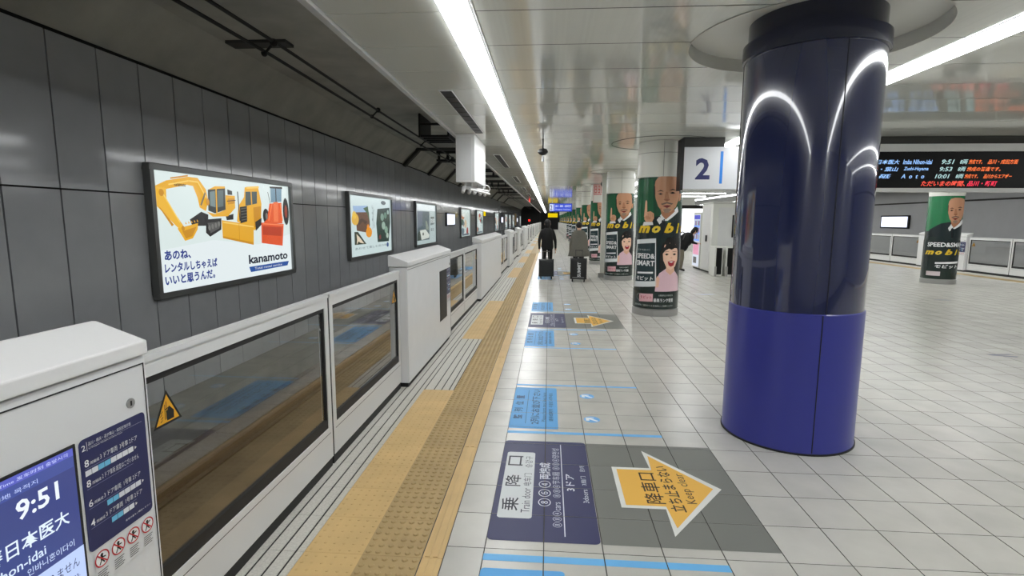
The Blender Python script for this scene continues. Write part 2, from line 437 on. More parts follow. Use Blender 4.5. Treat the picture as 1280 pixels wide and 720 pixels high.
# tunnel ribs on the haunch beyond the first bays
for k, y in enumerate([17.8, 21.4, 25.0, 28.6, 32.2, 36, 40, 45, 50, 57]):
    b = MB().prism([(-5.02, 3.50), (-4.47, 4.065), (-4.40, 4.0), (-4.95, 3.44)], hx, y, y + 0.22)
    b.box(-4.55, -1.7, y, y + 0.18, 3.98, 4.069)
    struct(b.build('trim_%d' % (k + 2), 'concrete_dark'))

# ceiling over the platform: panels in rows between the light lines
RX, RY, RR = 1.905, 4.22, 0.85       # round recess over the blue pillar
ceil = struct(MB().box(-1.50, 14.2, Y0, RY - RR, CEIL + 0.012, CEIL + 0.3).box(-1.50, 14.2, RY + RR, Y1, CEIL + 0.012, CEIL + 0.3).box(-1.50, RX - RR, RY - RR, RY + RR, CEIL + 0.012, CEIL + 0.3).box(RX + RR, 14.2, RY - RR, RY + RR, CEIL + 0.012, CEIL + 0.3).box(RX - 1.0, RX + 1.0, RY - 1.0, RY + 1.0, CEIL + 0.12, CEIL + 0.3).build('ceiling', 'ceiling_void'))
struct(MB().lathe([(RR + 0.004, CEIL - 0.006), (RR - 0.004, CEIL - 0.006), (RR - 0.004, CEIL + 0.10), (0.0, CEIL + 0.10)], (RX, RY, 0), n=72).build('ceiling_recess', 'pillar_white', ceil, smooth=True))
def cut_panel(a, b, y0, y1):
    # panel with the round opening cut out of it, in slivers 2 cm wide
    m = MB(); n = int((b - a) / 0.02); xs = [a + (b - a) * i / n for i in range(n + 1)]
    h = lambda x: math.sqrt(max(0, RR * RR - (x - RX) ** 2)) if abs(x - RX) < RR else 0.0
    cl = lambda y: max(y0, min(y1, y))
    for p, q in zip(xs[:-1], xs[1:]):
        if h(p) == 0 and h(q) == 0: parts = [(y0, y1, y0, y1)]
        else: parts = [(y0, cl(RY - h(p)), y0, cl(RY - h(q))), (cl(RY + h(p)), y1, cl(RY + h(q)), y1)]
        for (p0, p1, q0, q1) in parts:
            if p1 - p0 > 1e-4 or q1 - q0 > 1e-4: m.add([(p, p0, CEIL), (p, p1, CEIL), (q, q1, CEIL), (q, q0, CEIL)], [(0, 1, 2, 3)])
    return m.mesh('ceiling_panel', 'ceiling_panel')
CP = 0.675; CY0 = 3.55 - 0.675
strips = [(-1.495, -0.728), (-0.500, 3.045), (3.29, 9.36)]
cms = [MB().box(a + 0.003, b - 0.003, -CP / 2 + 0.005, CP / 2 - 0.005, CEIL, CEIL + 0.012, skip='t').mesh('ceiling_panel', 'ceiling_panel') for a, b in strips]
farc = MB()
for k in range(-11, 137):
    cy = CY0 + CP * (k + 0.5)
    for si, (a, b) in enumerate(strips):
        if si == 1 and abs(cy - RY) < RR + CP / 2: link('ceiling_panel', cut_panel(a + 0.003, b - 0.003, cy - CP / 2 + 0.005, cy + CP / 2 - 0.005), ceil)
        elif 2.2 < cy < 58: link('ceiling_panel', cms[si], ceil, (0, cy, 0))
        else: farc.box(a + 0.003, b - 0.003, cy - CP / 2 + 0.005, cy + CP / 2 - 0.005, CEIL, CEIL + 0.012, skip='t')
    for a, b in ((9.60, 12.92), (13.15, 14.19)): farc.box(a, b, cy - CP / 2 + 0.005, cy + CP / 2 - 0.005, CEIL, CEIL + 0.012, skip='t')
stuff(farc.build('ceiling_panel_field', 'ceiling_panel', ceil))
struct(MB().box(-1.56, -1.50, Y0, Y1, 2.985, 3.6).box(-1.515, -1.497, Y0, Y1, 2.975, 2.998).build('ceiling_edge_trim', 'aluminium', ceil))
for nm, a, b, lab in (('a', -0.728, -0.500, 'continuous white light line in the ceiling above the tactile paving'), ('b', 3.045, 3.290, 'continuous white light line in the ceiling behind the blue pillar'), ('c', 9.36, 9.60, 'far ceiling light line running above the right-hand poster pillar row'), ('d', 12.92, 13.15, 'far ceiling light line nearest the opposite platform doors')):
    t = thing('ceiling_light', lab, 'light', (0, 0, CEIL), 0)
    mb = MB(); y = Y0
    while y < 92:
        mb.box(a + 0.016, b - 0.03, y, min(y + 1.35, 92), -0.018, 0.008, skip='t'); y += 1.35
    mb.build('light_diffuser', 'led', t)
    MB().box(a, a + 0.008, Y0, 92, -0.004, 0.010).box(b - 0.008, b, Y0, 92, -0.004, 0.010).build('light_rim', 'white_paint', t)

# ================================================================== platform screen doors
NAVY = (44, 48, 92); WHITE = (236, 238, 240); INK = (30, 34, 52)
def cabinet_print(L, lit):
    P = Print(0.0003)                     # u: metres back from the panel end of the cabinet, v: height
    P.rect(-0.275, -0.025, 0.66, 1.012, NAVY, 0.016)
    P.text('2', -0.266, -0.253, 0.976, 0.018, WHITE, 0.01); P.rect(-0.249, -0.2475, 0.972, 1.0, WHITE, up=0)
    P.text('品川・横浜・逗子葉山・成田空港方面', -0.243, -0.085, 0.986, 0.011, WHITE, up=0); P.rect(-0.243, -0.04, 0.981, 0.9815, WHITE, up=0)
    P.text('for Shinagawa, Yokohama and Narita Airport', -0.243, -0.12, 0.974, 0.005, WHITE, up=0)
    for (n, y, txt, bar, blue) in (('8', 0.925, '3 ドア車両  3号車 2ドア', (-0.262, 0.18, 8), (2, 3)), ('8', 0.862, '2 ドア車両 設定はございません', None, None), ('6', 0.800, '3 ドア車両  1号車 2ドア', (-0.20, 0.135, 6), (0, 1)), ('4', 0.738, '3 ドア車両  1号車 2ドア', (-0.19, 0.09, 4), (0, 1))):
        P.text(n, -0.262, -0.247, y, 0.022, WHITE, 0.012)
        P.text('両編成', -0.243, -0.212, y + 0.002, 0.010, WHITE, up=0)
        P.text(txt, -0.208, -0.065, y + 0.002, 0.018, WHITE, up=0)
        P.rect(-0.262, -0.09, y - 0.006, y - 0.005, (150, 155, 190), up=0)
        if bar:
            x0, w_, k = bar
            for q in range(k):
                a = x0 + w_ * q / k
                P.rect(a, a + w_ / k - 0.0015, y - 0.028, y - 0.011, (110, 190, 225) if q in blue else (225, 228, 235), up=0)
            P.poly([(x0 + w_ + 0.012, y - 0.0195), (x0 + w_ + 0.004, y - 0.014), (x0 + w_ + 0.004, y - 0.025)], WHITE, up=0)
    P.text('乗車位置をご確認ください', -0.14, -0.035, 0.682, 0.006, WHITE, up=0)
    P.rect(-0.262, -0.028, 0.545, 0.655, (226, 227, 228))
    for q, cx in enumerate((-0.238, -0.178, -0.119, -0.06)):
        cy = 0.622
        P.ell(cx, cy, 0.0262, 0.0262, (240, 240, 240))
        P.ell(cx, cy + 0.012, 0.005, 0.005, (30, 30, 30)); P.line(cx, cy + 0.008, cx - 0.002, cy - 0.004, 0.008, (30, 30, 30), up=0)
        P.line(cx - 0.002, cy - 0.003, cx - 0.010, cy - 0.017, 0.004, (30, 30, 30), up=0); P.line(cx - 0.001, cy - 0.003, cx + 0.008, cy - 0.016, 0.004, (30, 30, 30), up=0)
        P.line(cx, cy + 0.004, cx + 0.013, cy + 0.001 + 0.003 * q, 0.004, (30, 30, 30), up=0)
        P.line(cx - 0.016, cy + 0.016, cx + 0.016, cy - 0.016, 0.004, (196, 40, 48)); P.ring(cx, cy, 0.022, 0.0262, (196, 40, 48), up=0)
        for r in range(5): P.rect(cx - 0.02, cx + 0.018 - 0.004 * (r % 3), 0.583 - 0.007 * r, 0.586 - 0.007 * r, (110, 110, 112), up=0)
    return P
def screen_print():
    P = Print(0.0003)
    P.rect(-0.715, -0.297, 0.385, 1.004, (62, 78, 150))
    P.rect(-0.715, -0.297, 0.968 + 0.014, 1.004, (84, 92, 190))
    P.text('発車時刻 Dep. Time 发车时刻 출발시각', -0.62, -0.312, 0.985, 0.012, (200, 210, 255))
    P.rect(-0.715, -0.297, 0.70, 0.95, (56, 66, 128)); P.text('行先 目的地 목적지', -0.60, -0.405, 0.955, 0.013, (190, 205, 255))
    P.text('9:51', -0.468, -0.351, 0.881, 0.054, (235, 242, 255), 0.02)
    P.text('印旛日本医大', -0.600, -0.330, 0.795, 0.046, (225, 238, 255), 0.012)
    P.text('Imba Nihon-idai', -0.640, -0.405, 0.752, 0.026, (215, 230, 255), 0.01)
    P.text('인바니혼이다이', -0.459, -0.324, 0.722, 0.021, (205, 222, 255))
    P.rect(-0.715, -0.297, 0.52, 0.708, (186, 205, 250))
    P.text('この電車は途中駅には止まりません', -0.70, -0.315, 0.655, 0.032, (30, 40, 90)); P.text('This train does not stop on the way to Aoyama.', -0.70, -0.318, 0.62, 0.02, (50, 60, 110))
    P.rect(-0.715, -0.297, 0.385, 0.515, (70, 88, 165))
    return P
def make_cabinet(L, label, group=None, display=None):
    t = thing('platform_door_cabinet', label, 'door cabinet', group=group)
    MB().box(-0.178, 0, 0, L, 0.05, 1.197).build('body', 'white_paint', t, bevel=0.006)
    MB().box(-0.165, -0.02, 0.03, L - 0.03, 0, 0.05).build('plinth', 'gasket', t)
    MB().prism([(0.008, 1.203), (0.008, 1.25), (-0.165, 1.312), (-0.186, 1.312), (-0.186, 1.203)], lambda u, v, w_: (u, w_, v), -0.006, L + 0.006).build('lid', 'white_lid', t, bevel=0.005)
    # service panel outline and lock
    b = MB()
    x = 0.0006
    b.box(x, x + 0.0012, 0.008, L - 0.012, 1.172, 1.176).box(x, x + 0.0012, L - 0.0145, L - 0.011, 0.07, 1.176)
    b.build('panel_joint', 'gasket', t)
    lk = MB().cyl((0, L - 0.078, 1.058), (0.004, L - 0.078, 1.058), 0.016, n=20).build('lock', 'steel', t)
    MB().box(0.004, 0.0045, L - 0.081, L - 0.075, 1.050, 1.066).build('keyhole', 'gasket', lk)
    if display is not None:
        s = MB().box(0.0, 0.004, L - 0.725, L - 0.287, 0.375, 1.012).build('screen_bezel', 'gasket', t)
        if display == 'lit':
            screen_print().build('screen', 'ink_screen', lambda u, v, l: (0.0045 + l, L + u, v), s)
        else:
            MB().box(0.004, 0.005, L - 0.715, L - 0.297, 0.385, 1.004).build('screen', 'board_black' if display == 'off' else 'white_screen', s)
        cabinet_print(L, True).build('notice_panel', 'ink_label', lambda u, v, l: (0.0008 + l, L + u, v), t)
    return t
def make_leaf(W, label, end, group=None):
    # end: +1 sticker at far end, -1 at near end
    t = thing('platform_door_leaf', label, 'sliding door', group=group)
    b = MB(); y0, y1 = 0.0, W; st = 0.05
    b.box(-0.045, 0, y0, y1, 1.09, 1.17).box(-0.045, 0, y0, y1, 0.07, 0.285)
    b.box(-0.045, 0, y0, y0 + st, 0.285, 1.09).box(-0.045, 0, y1 - st, y1, 0.285, 1.09)
    b.box(0, 0.006, y0, y1, 1.150, 1.17)
    b.build('frame', 'aluminium', t)
    g = MB(); a, c = y0 + st, y1 - st
    g.box(-0.034, -0.006, a, c, 1.064, 1.09).box(-0.034, -0.006, a, c, 0.285, 0.345).box(-0.034, -0.006, a, a + 0.016, 0.345, 1.064).box(-0.034, -0.006, c - 0.016, c, 0.345, 1.064)
    g.build('gasket', 'gasket', t)
    MB().box(-0.022, -0.016, a + 0.01, c - 0.01, 0.33, 1.075).build('pane', 'door_glass', t)
    MB().box(0.0, 0.001, y0 + 0.03, y1 - 0.03, 0.245, 0.248).box(-0.04, -0.008, y0, y1, 0.002, 0.07).build('sill_seal', 'gasket', t)
    MB().box(-0.042, -0.003, y1, y1 + 0.010, 0.07, 1.165).build('edge_seal', 'gasket', t); MB().box(-0.042, -0.003, y0 - 0.010, y0, 0.07, 1.165).build('edge_seal', 'gasket', t)
    P = Print(0.0003); yc = (a + 0.125) if end < 0 else (c - 0.085); Zs = 0.025
    P.poly([(yc - 0.075, 0.85), (yc + 0.075, 0.85), (yc, 0.985)], (25, 24, 22)).poly([(yc - 0.060, 0.859), (yc + 0.060, 0.859), (yc, 0.967)], (232, 170, 40))
    P.poly([(yc - 0.005, 0.865), (yc + 0.032, 0.865), (yc + 0.034, 0.895), (yc + 0.010, 0.92), (yc - 0.004, 0.90)], (25, 24, 22))
    for q in range(4): P.line(yc + 0.012 + 0.006 * q, 0.915 - 0.007 * q, yc - 0.012 + 0.004 * q, 0.91 - 0.009 * q, 0.004, (25, 24, 22), up=0)
    P.line(yc - 0.004, 0.94, yc - 0.006, 0.872, 0.003, (25, 24, 22), up=0); P.line(yc - 0.012, 0.93, yc - 0.014, 0.872, 0.003, (25, 24, 22), up=0)
    for q in range(4): P.line(yc - 0.038 + 0.004 * (q % 2), 0.868 + 0.011 * q, yc - 0.028 + 0.004 * (q % 2), 0.875 + 0.011 * q, 0.003, (25, 24, 22), up=0)
    P.build('warning_sticker', 'ink_label', lambda u, v, l: (-0.0155 + l, u, v + Zs), t)
    return t
GC = 'platform door cabinets along the near track'; GD = 'platform door leaves along the near track'
XF = -1.355; XD = -1.430
cab_labels = {0: 'white platform door cabinet with a lit departure screen reading 9:51', 1: 'white platform door cabinet with a dark screen, next after the two nearest sliding doors', 2: 'long plain white platform door cabinet standing in front of the third poster lightbox'}
short = longc = None
for k, (a, b) in enumerate(CABS):
    L = b - a
    if k == 0: o = make_cabinet(L, cab_labels[0], display='lit')
    elif k == 1: o = short = make_cabinet(2.21, cab_labels[1], display='off'); a = b - 2.21
    elif k == 2: o = longc = make_cabinet(L, cab_labels[2])
    else:
        src = longc if L > 3 else short
        o = copy_tree(src); o['group'] = GC
        o['label'] = ('long white platform door cabinet in the far row along the near track' if L > 3 else 'short white platform door cabinet in the far row along the near track')
    o.location = (XF, a, 0)
leaf_n = leaf_f = None; LW = (CABS[1][0] - CABS[0][1] - 0.036) / 2 - 0.012
for k in range(len(CABS) - 1):
    a, b = CABS[k][1], CABS[k + 1][0]
    a += 0.018; b -= 0.018
    mid = a + (b - a) * 0.5
    W1 = mid - 0.012 - a + 0.0; W2 = b - mid - 0.012
    if k == 0:
        o1 = make_leaf(mid - 0.012 - a, 'glazed platform door leaf beside the departure screen cabinet, warning triangle on its glass', -1)
        o2 = make_leaf(b - mid - 0.012, 'glazed platform door leaf against the dark-screen cabinet, blue floor sign mirrored in it', 1)
        leaf_n, leaf_f = o1, o2
        o1.location = (XD, a, 0); o2.location = (XD, mid + 0.012, 0)
    else:
        n_, f_ = ('glazed platform door leaf in the opening between the dark-screen cabinet and the long cabinet', GD + ', second opening') if k == 1 else ('glazed platform door leaf in the far row of openings along the near track', GD)
        for src, y, W in ((leaf_n, a, W1), (leaf_f, mid + 0.012, W2)):
            if k == 1: n_ = 'glazed platform door leaf against the ' + ('far side of the dark-screen cabinet' if src is leaf_n else 'near end of the long plain cabinet')
            o = dup(src, (XD, y, 0), None, n_, f_)
            o.scale = (1, W / LW, 1)
# opposite platform edge
GCR = 'platform door cabinets along the far track'; GDR = 'platform door leaves along the far track'
XR = MIRX - XF; XDR = MIRX - XD
rc = None
for k, y in enumerate((18.6, 24.25, 30.0)):
    if k == 0: rc = o = make_cabinet(2.30, 'white platform door cabinet beside the right-hand poster pillar, across the platform', display='lit')
    else: o = dup(rc, (0, 0, 0), None, 'white platform door cabinet farther along the opposite platform edge', GCR)
    o.location = (XR, y + 2.30, 0); o.rotation_euler = (0, 0, PI)
for a, b, nm in ((15.30, 18.58, 'right of'), (20.92, 24.23, 'left of'), (26.57, 29.98, 'beyond')):
    mid = (a + b) / 2
    for src, y0_, W in ((leaf_f, a + 0.0, mid - a - 0.012), (leaf_n, mid + 0.012, b - mid - 0.012)):
        lab = {'right of': 'glazed door leaf across the platform, near side of the opposite cabinet', 'left of': 'glazed door leaf across the platform, below the white wall screen', 'beyond': 'glazed platform door leaf far along the opposite platform edge'}[nm]
        lab += {'right of': (', away from it', ', touching it'), 'left of': (', touching the cabinet', ', one leaf past the cabinet'), 'beyond': ('', '')}[nm][0 if src is leaf_f else 1]
        o = dup(src, (XDR, y0_ + W, 0), PI, lab, GDR + ', ' + nm + ' the cabinet')
        o.scale = (1, W / LW, 1)

# ================================================================== pillars
PR = 0.386
ky = 2.265 / 652.0
def pq(x, y): return (PR * math.asin(max(-1, min(1, (x - 145) / 117.0))), 2.395 - (y - 20) * ky)
def face_man(P, q, SK=(198, 146, 112)):
    P.poly([q(*p) for p in ((34, 345), (60, 280), (118, 214), (150, 208), (190, 245), (240, 172), (258, 190), (261, 345))], (26, 40, 42))
    P.poly([q(*p) for p in ((136, 228), (158, 198), (178, 222), (150, 250))], (225, 228, 228)); P.poly([q(*p) for p in ((168, 232), (236, 162), (243, 186), (190, 232))], (232, 234, 234))
    P.poly([q(*p) for p in ((160, 232), (176, 222), (184, 300), (170, 300))], (18, 26, 30))
    P.poly([q(*p) for p in ((150, 170), (215, 165), (225, 185), (180, 226), (160, 205))], (170, 118, 88))
    pts = [(118, 70), (122, 40), (135, 22), (165, 15), (205, 15), (235, 24), (244, 50), (244, 95), (240, 130), (228, 165), (205, 188), (183, 194), (160, 186), (140, 162), (126, 125)]
    P.poly([q(*p) for p in pts], SK)
    P.poly([q(*p) for p in ((238, 40), (250, 60), (251, 120), (243, 128), (243, 80))], (40, 34, 30)); P.poly([q(*p) for p in ((116, 70), (121, 62), (124, 105), (120, 112))], (60, 48, 40))
    P.poly([q(*p) for p in ((241, 100), (252, 98), (251, 128), (242, 138))], (186, 130, 98))
    for x0, x1, y in ((132, 166, 88), (190, 228, 82)):
        P.poly([q(x0, y + 4), q((x0 + x1) / 2, y - 5), q(x1, y + 3), q((x0 + x1) / 2, y + 1)], (56, 42, 34)); P.poly([q(x0 + 5, y + 16), q((x0 + x1) / 2, y + 10), q(x1 - 5, y + 15), q((x0 + x1) / 2, y + 19)], (40, 28, 24), up=0)
    P.poly([q(174, 92), q(184, 92), q(196, 132), q(168, 133)], (176, 122, 90)); P.poly([q(166, 130), q(180, 126), q(198, 130), q(182, 139)], (150, 98, 72))
    P.poly([q(152, 150), q(182, 141), q(214, 148), q(206, 154), q(182, 148), q(160, 156)], (112, 92, 80))
    P.poly([q(160, 160), q(184, 156), q(206, 158), q(184, 170)], (120, 52, 46)); P.poly([q(164, 178), q(184, 170), q(206, 176), q(192, 194), q(174, 194)], (150, 124, 106))
def hand_up(P, q, SK=(206, 156, 122)):
    P.poly([q(*p) for p in ((74, 200), (82, 190), (104, 186), (120, 196), (122, 220), (112, 240), (86, 242), (74, 226))], SK)
    P.poly([q(*p) for p in ((72, 214), (76, 138), (80, 130), (85, 138), (88, 206))], (216, 168, 136))
    P.poly([q(*p) for p in ((78, 214), (84, 206), (108, 216), (104, 226), (86, 226))], (190, 138, 106))
    for k in range(3): P.line(*q(92 + 10 * k, 196), *q(94 + 10 * k, 214), 0.005, (160, 112, 86), up=0)
    P.poly([q(*p) for p in ((72, 238), (116, 238), (120, 254), (66, 258))], (226, 226, 226)); P.poly([q(*p) for p in ((60, 258), (122, 252), (132, 330), (36, 330))], (26, 40, 42))
def mobile_word(P, q, x0, x1, y, h):
    for s_, dx, c in (('m', 0.0, (226, 192, 44)), ('o', 0.315, (232, 204, 70)), ('b', 0.60, (222, 186, 40)), ('i', 0.885, (226, 192, 44)), ('t', 0.99, (226, 192, 44))):
        w_ = {'m': 0.27, 'o': 0.2, 'b': 0.22, 'i': 0.07, 't': 0.11}[s_]
        hh = {'m': 0.72, 'o': 0.72, 'b': 1.0, 'i': 1.0, 't': 0.95}[s_]
        a = q(x0 + (x1 - x0) * dx, y); b = q(x0 + (x1 - x0) * (dx + w_), y)
        P.text(s_, a[0], b[0], a[1], h * ky * hh, c, 0.05, 0.3, up=0)
def poster_main():
    P = Print(0.0003); q = pq; S = PR * 1.62
    P.rect(-S, S, 0.13, 2.395, (34, 48, 44))
    P.rect(-S, S, q(0, 262)[1], 2.393, (26, 74, 49)); P.poly([q(31, 30), q(110, 30), q(118, 200), q(60, 240), q(30, 250)], (33, 94, 60))
    face_man(P, q); hand_up(P, q); P.L += 1
    P.rect(-S, S, q(0, 600)[1], q(0, 318)[1], (30, 44, 42)); P.L += 1
    mobile_word(P, q, 48, 258, 292, 50)
    # woman
    P.poly([q(*p) for p in ((160, 470), (158, 400), (170, 345), (195, 315), (230, 310), (256, 340), (260, 420), (257, 500), (200, 500))], (26, 22, 22))
    P.poly([q(*p) for p in ((140, 585), (146, 520), (160, 490), (190, 468), (232, 476), (254, 510), (259, 585))], (226, 190, 200)); P.poly([q(*p) for p in ((190, 480), (195, 440), (230, 445), (234, 480), (214, 500))], (226, 178, 152))
    P.poly([q(*p) for p in ((172, 385), (180, 350), (205, 340), (236, 348), (246, 380), (246, 425), (236, 458), (214, 474), (192, 460), (176, 425))], (240, 198, 172))
    P.poly([q(*p) for p in ((168, 400), (172, 345), (205, 318), (244, 338), (252, 395), (244, 368), (230, 366), (216, 374), (202, 368), (184, 378))], (26, 22, 22))
    for x in (192, 230): P.poly([q(x - 9, 397), q(x, 391), q(x + 9, 397), q(x, 402)], (40, 26, 24)); P.line(*q(x - 10, 384), *q(x + 10, 382), 0.006, (60, 42, 36), up=0)
    P.poly([q(208, 415), q(216, 408), q(222, 418)], (222, 172, 148)); P.poly([q(198, 432), q(216, 427), q(234, 430), q(228, 452), q(214, 458), q(203, 450)], (170, 52, 60)); P.poly([q(203, 434), q(216, 431), q(229, 433), q(216, 438)], (245, 240, 236))
    P.poly([q(*p) for p in ((142, 520), (150, 505), (162, 515), (158, 560), (142, 562))], (236, 190, 164))
    # phone
    P.poly([q(*p) for p in ((42, 328), (136, 318), (146, 556), (34, 570))], (226, 230, 232)); P.poly([q(*p) for p in ((45, 348), (133, 340), (139, 530), (40, 540))], (40, 58, 62))
    a, b = q(47, 420), q(134, 420); P.text('SPEED&', a[0], b[0], a[1], 26 * ky, WHITE, 0.025); a, b = q(46, 456), q(134, 456); P.text('SMART', a[0], b[0], a[1], 27 * ky, WHITE, 0.025, up=0)
    P.poly([q(50, 489), q(128, 484), q(128, 493), q(50, 498)], WHITE, up=0); a, b = q(47, 530), q(130, 530); P.text('モビット', a[0], b[0], a[1], 22 * ky, WHITE, 0.02, 0.2, up=0)
    P.text('SMBC', *[q(50, 380)[0], q(110, 380)[0]], q(0, 380)[1], 8 * ky, (150, 160, 160), up=0)
    # foot band
    P.rect(-S, S, 0.132, q(0, 582)[1], (28, 42, 38)); P.poly([q(64, 598), q(132, 594), q(132, 634), q(64, 638)], (224, 176, 184)); a, b = q(70, 622), q(127, 622); P.text('モビット', a[0], b[0], a[1], 16 * ky, (176, 60, 84), 0.02)
    a, b = q(136, 636), q(232, 636); P.text('最高ランク受賞', a[0], b[0], a[1], 19 * ky, WHITE, 0.01, up=0); a, b = q(160, 606), q(230, 606); P.text('お客様対応の品質評価', a[0], b[0], a[1], 9 * ky, (190, 200, 196), up=0)
    a, b = q(44, 660), q(232, 660); P.text('貸付条件をご確認のうえ計画的にご利用ください', a[0], b[0], a[1], 10 * ky, (190, 200, 196), up=0)
    P.ring(q(62, 615)[0], q(62, 615)[1], 0.05, 0.056, (150, 160, 158), up=0)
    return P
def poster_side():
    P = Print(0.0003); q = pq; S = PR * 1.62
    P.rect(-S, S, 0.13, 2.36, (30, 44, 42)); P.rect(-S, S, q(0, 300)[1], 2.358, (38, 116, 74)); P.poly([q(40, 345), q(60, 290), q(130, 240), q(262, 200), q(262, 345)], (26, 38, 42))
    face_man(P, lambda x, y: q(145 + (x - 145) * 0.8 + 40, 30 + y * 1.08), (196, 144, 112)); P.L += 2
    P.rect(-S, S, q(0, 600)[1], q(0, 372)[1], (28, 40, 40))
    a, b = q(60, 420), q(252, 420); P.text('SPEED&SMART', a[0], b[0] + 0.25, a[1], 34 * ky, WHITE, 0.025)
    mobile_word(P, q, 50, 258, 482, 44)
    P.poly([q(120, 540), q(258, 530), q(258, 545), q(120, 553)], WHITE, up=0); a, b = q(120, 585), q(256, 585); P.text('モビット', a[0], b[0], a[1], 28 * ky, WHITE, 0.02, 0.2, up=0)
    P.rect(-S, S, 0.132, q(0, 600)[1], (30, 46, 40)); P.poly([q(70, 612), q(160, 612), q(160, 645), q(70, 645)], (214, 200, 204))
    return P
def wrap(A0, R0):
    return lambda s_, z, l: ((R0 + l) * math.cos(A0 + s_ / PR), (R0 + l) * math.sin(A0 + s_ / PR), z)
def make_poster_pillar(label, sheet, face, group=None):
    t = thing('poster_pillar', label, 'pillar', group=group)
    MB().lathe([(0.383, 0.0), (0.383, 2.40), (0.390, 2.402), (0.390, 2.80), (0.383, 2.802), (0.383, 2.998)], n=56).build('shaft', 'pillar_white', t, smooth=True)
    MB().lathe([(0.400, 0.0), (0.400, 0.115), (0.386, 0.125)], n=56).build('base_ring', 'steel', t, smooth=True)
    b = MB(); A = face + 0.12
    b.lathe([(0.3905, 2.798), (0.3915, 2.801), (0.3905, 2.804)], n=56)
    b.cyl((0.3895 * math.cos(A), 0.3895 * math.sin(A), 2.405), (0.3895 * math.cos(A), 0.3895 * math.sin(A), 2.99), 0.003, n=6)
    b.build('seam', 'pillar_seam', t)
    sheet.build('poster', 'ink_poster', wrap(face, 0.3845), t, cut=0.05)
    return t
GP = 'poster pillars in the row'
pil = make_poster_pillar('white pillar wrapped in a green poster, first beyond the blue pillar', poster_main(), math.radians(-101))
pil.location = (1.936, 9.47, 0)
PYS = [14.90, 20.30, 25.70, 31.1, 36.5, 41.9, 47.3, 52.7, 58.1, 63.5, 68.9, 74.3, 79.7]
for k, y in enumerate(PYS):
    if k == 0: dup(pil, (1.98, y, 0), None, 'white pillar wrapped in a green poster with a slim white post beside it')
    elif k == 1: dup(pil, (1.96, y, 0), None, 'green poster pillar with the small red notice above its poster')
    else: dup(pil, (1.95, y, 0), None, 'green poster pillar in the far end of the pillar row', GP)
sp = make_poster_pillar('white poster pillar standing across the platform, below the departure board', poster_side(), math.radians(-127))
sp.location = (10.75, 15.10, 0)
# the big blue pillar
bp = thing('blue_pillar', 'big round pillar, glossy navy above and matt blue below', 'pillar', (1.905, 4.13, 0))
MB().lathe([(0.470, 0.0), (0.470, 0.012), (0.466, 0.02), (0.466, 1.015), (0.456, 1.022)], n=96).build('lower_sleeve', 'pillar_blue', bp, smooth=True)
MB().lathe([(0.475, 0.0), (0.475, 0.014), (0.46, 0.014)], n=96).build('base_line', 'gasket', bp, smooth=True)
MB().lathe([(0.4565, 1.02), (0.4565, 2.84)], n=128).build('upper_sleeve', 'pillar_navy_gloss', bp, smooth=True)
MB().lathe([(0.4565, 2.832), (0.474, 2.836), (0.474, 2.945), (0.44, 2.955), (0.44, 3.098)], n=96).build('top_ring', 'pillar_ring', bp, smooth=True)
b = MB()
for A, z0, z1, r in ((-PI / 2 - 0.03, 0.02, 1.015, 0.4665), (-PI / 2 + 0.02, 1.02, 2.83, 0.457), (-PI / 2 - 1.9, 1.02, 2.83, 0.457)):
    b.cyl((r * math.cos(A), r * math.sin(A), z0), (r * math.cos(A), r * math.sin(A), z1), 0.0035, n=6)
b.build('seam', 'gasket', bp)
# round cut-outs in the ceiling about the pillars
for k, (x, y) in enumerate([(1.936, 9.47), (1.98, 14.9), (1.96, 20.3), (1.95, 25.7)]):
    struct(MB().lathe([(0.846, 2.9995), (0.848, 2.994), (0.856, 2.994), (0.858, 2.9995)], (x, y, 0), n=72).build('ceiling_ring', 'concrete_dark', ceil))

# slim white post and red notice
t = thing('slim_post', 'slim white square post with a grey foot beside the second poster pillar', 'post', (1.58, 15.42, 0))
MB().box(-0.065, 0.065, -0.05, 0.05, 0, 2.998).build('post', 'pillar_white', t); MB().box(-0.12, 0.10, -0.09, 0.09, 0, 0.13).build('foot', 'steel', t, bevel=0.01)
P = Print(0.0004); P.rect(-0.21, 0.21, 0, 0.36, (196, 60, 58)); P.rect(-0.19, 0.19, 0.02, 0.34, (226, 214, 208))
for k in range(3): P.rect(-0.165 + 0.12 * k, -0.085 + 0.12 * k, 0.05, 0.31, (206, 58, 56)); P.rect(-0.145 + 0.12 * k, -0.105 + 0.12 * k, 0.08, 0.17, (226, 214, 208)); P.rect(-0.145 + 0.12 * k, -0.105 + 0.12 * k, 0.20, 0.28, (226, 214, 208), up=0)
P.rect(-0.21, 0.21, -0.30, -0.01, (200, 84, 80), up=0); P.rect(-0.20, 0.20, -0.29, -0.02, (222, 220, 212))
t = thing('red_notice', 'small red and white square notice hung before a far pillar top', 'notice', (1.84, 19.80, 2.62))
MB().box(-0.215, 0.215, 0.0, 0.02, -0.305, 0.365).build('plate', 'white_paint', t)
P.build('print', 'ink_label', lambda u, v, l: (u, -0.0005 - l, v), t)
MB().cyl((-0.15, 0.01, 0.36), (-0.15, 0.01, 0.378), 0.006).cyl((0.15, 0.01, 0.36), (0.15, 0.01, 0.378), 0.006).build('hanger', 'steel', t)

# ================================================================== floor signs
def flat(z): return lambda u, v, l: (u, v, z + l)
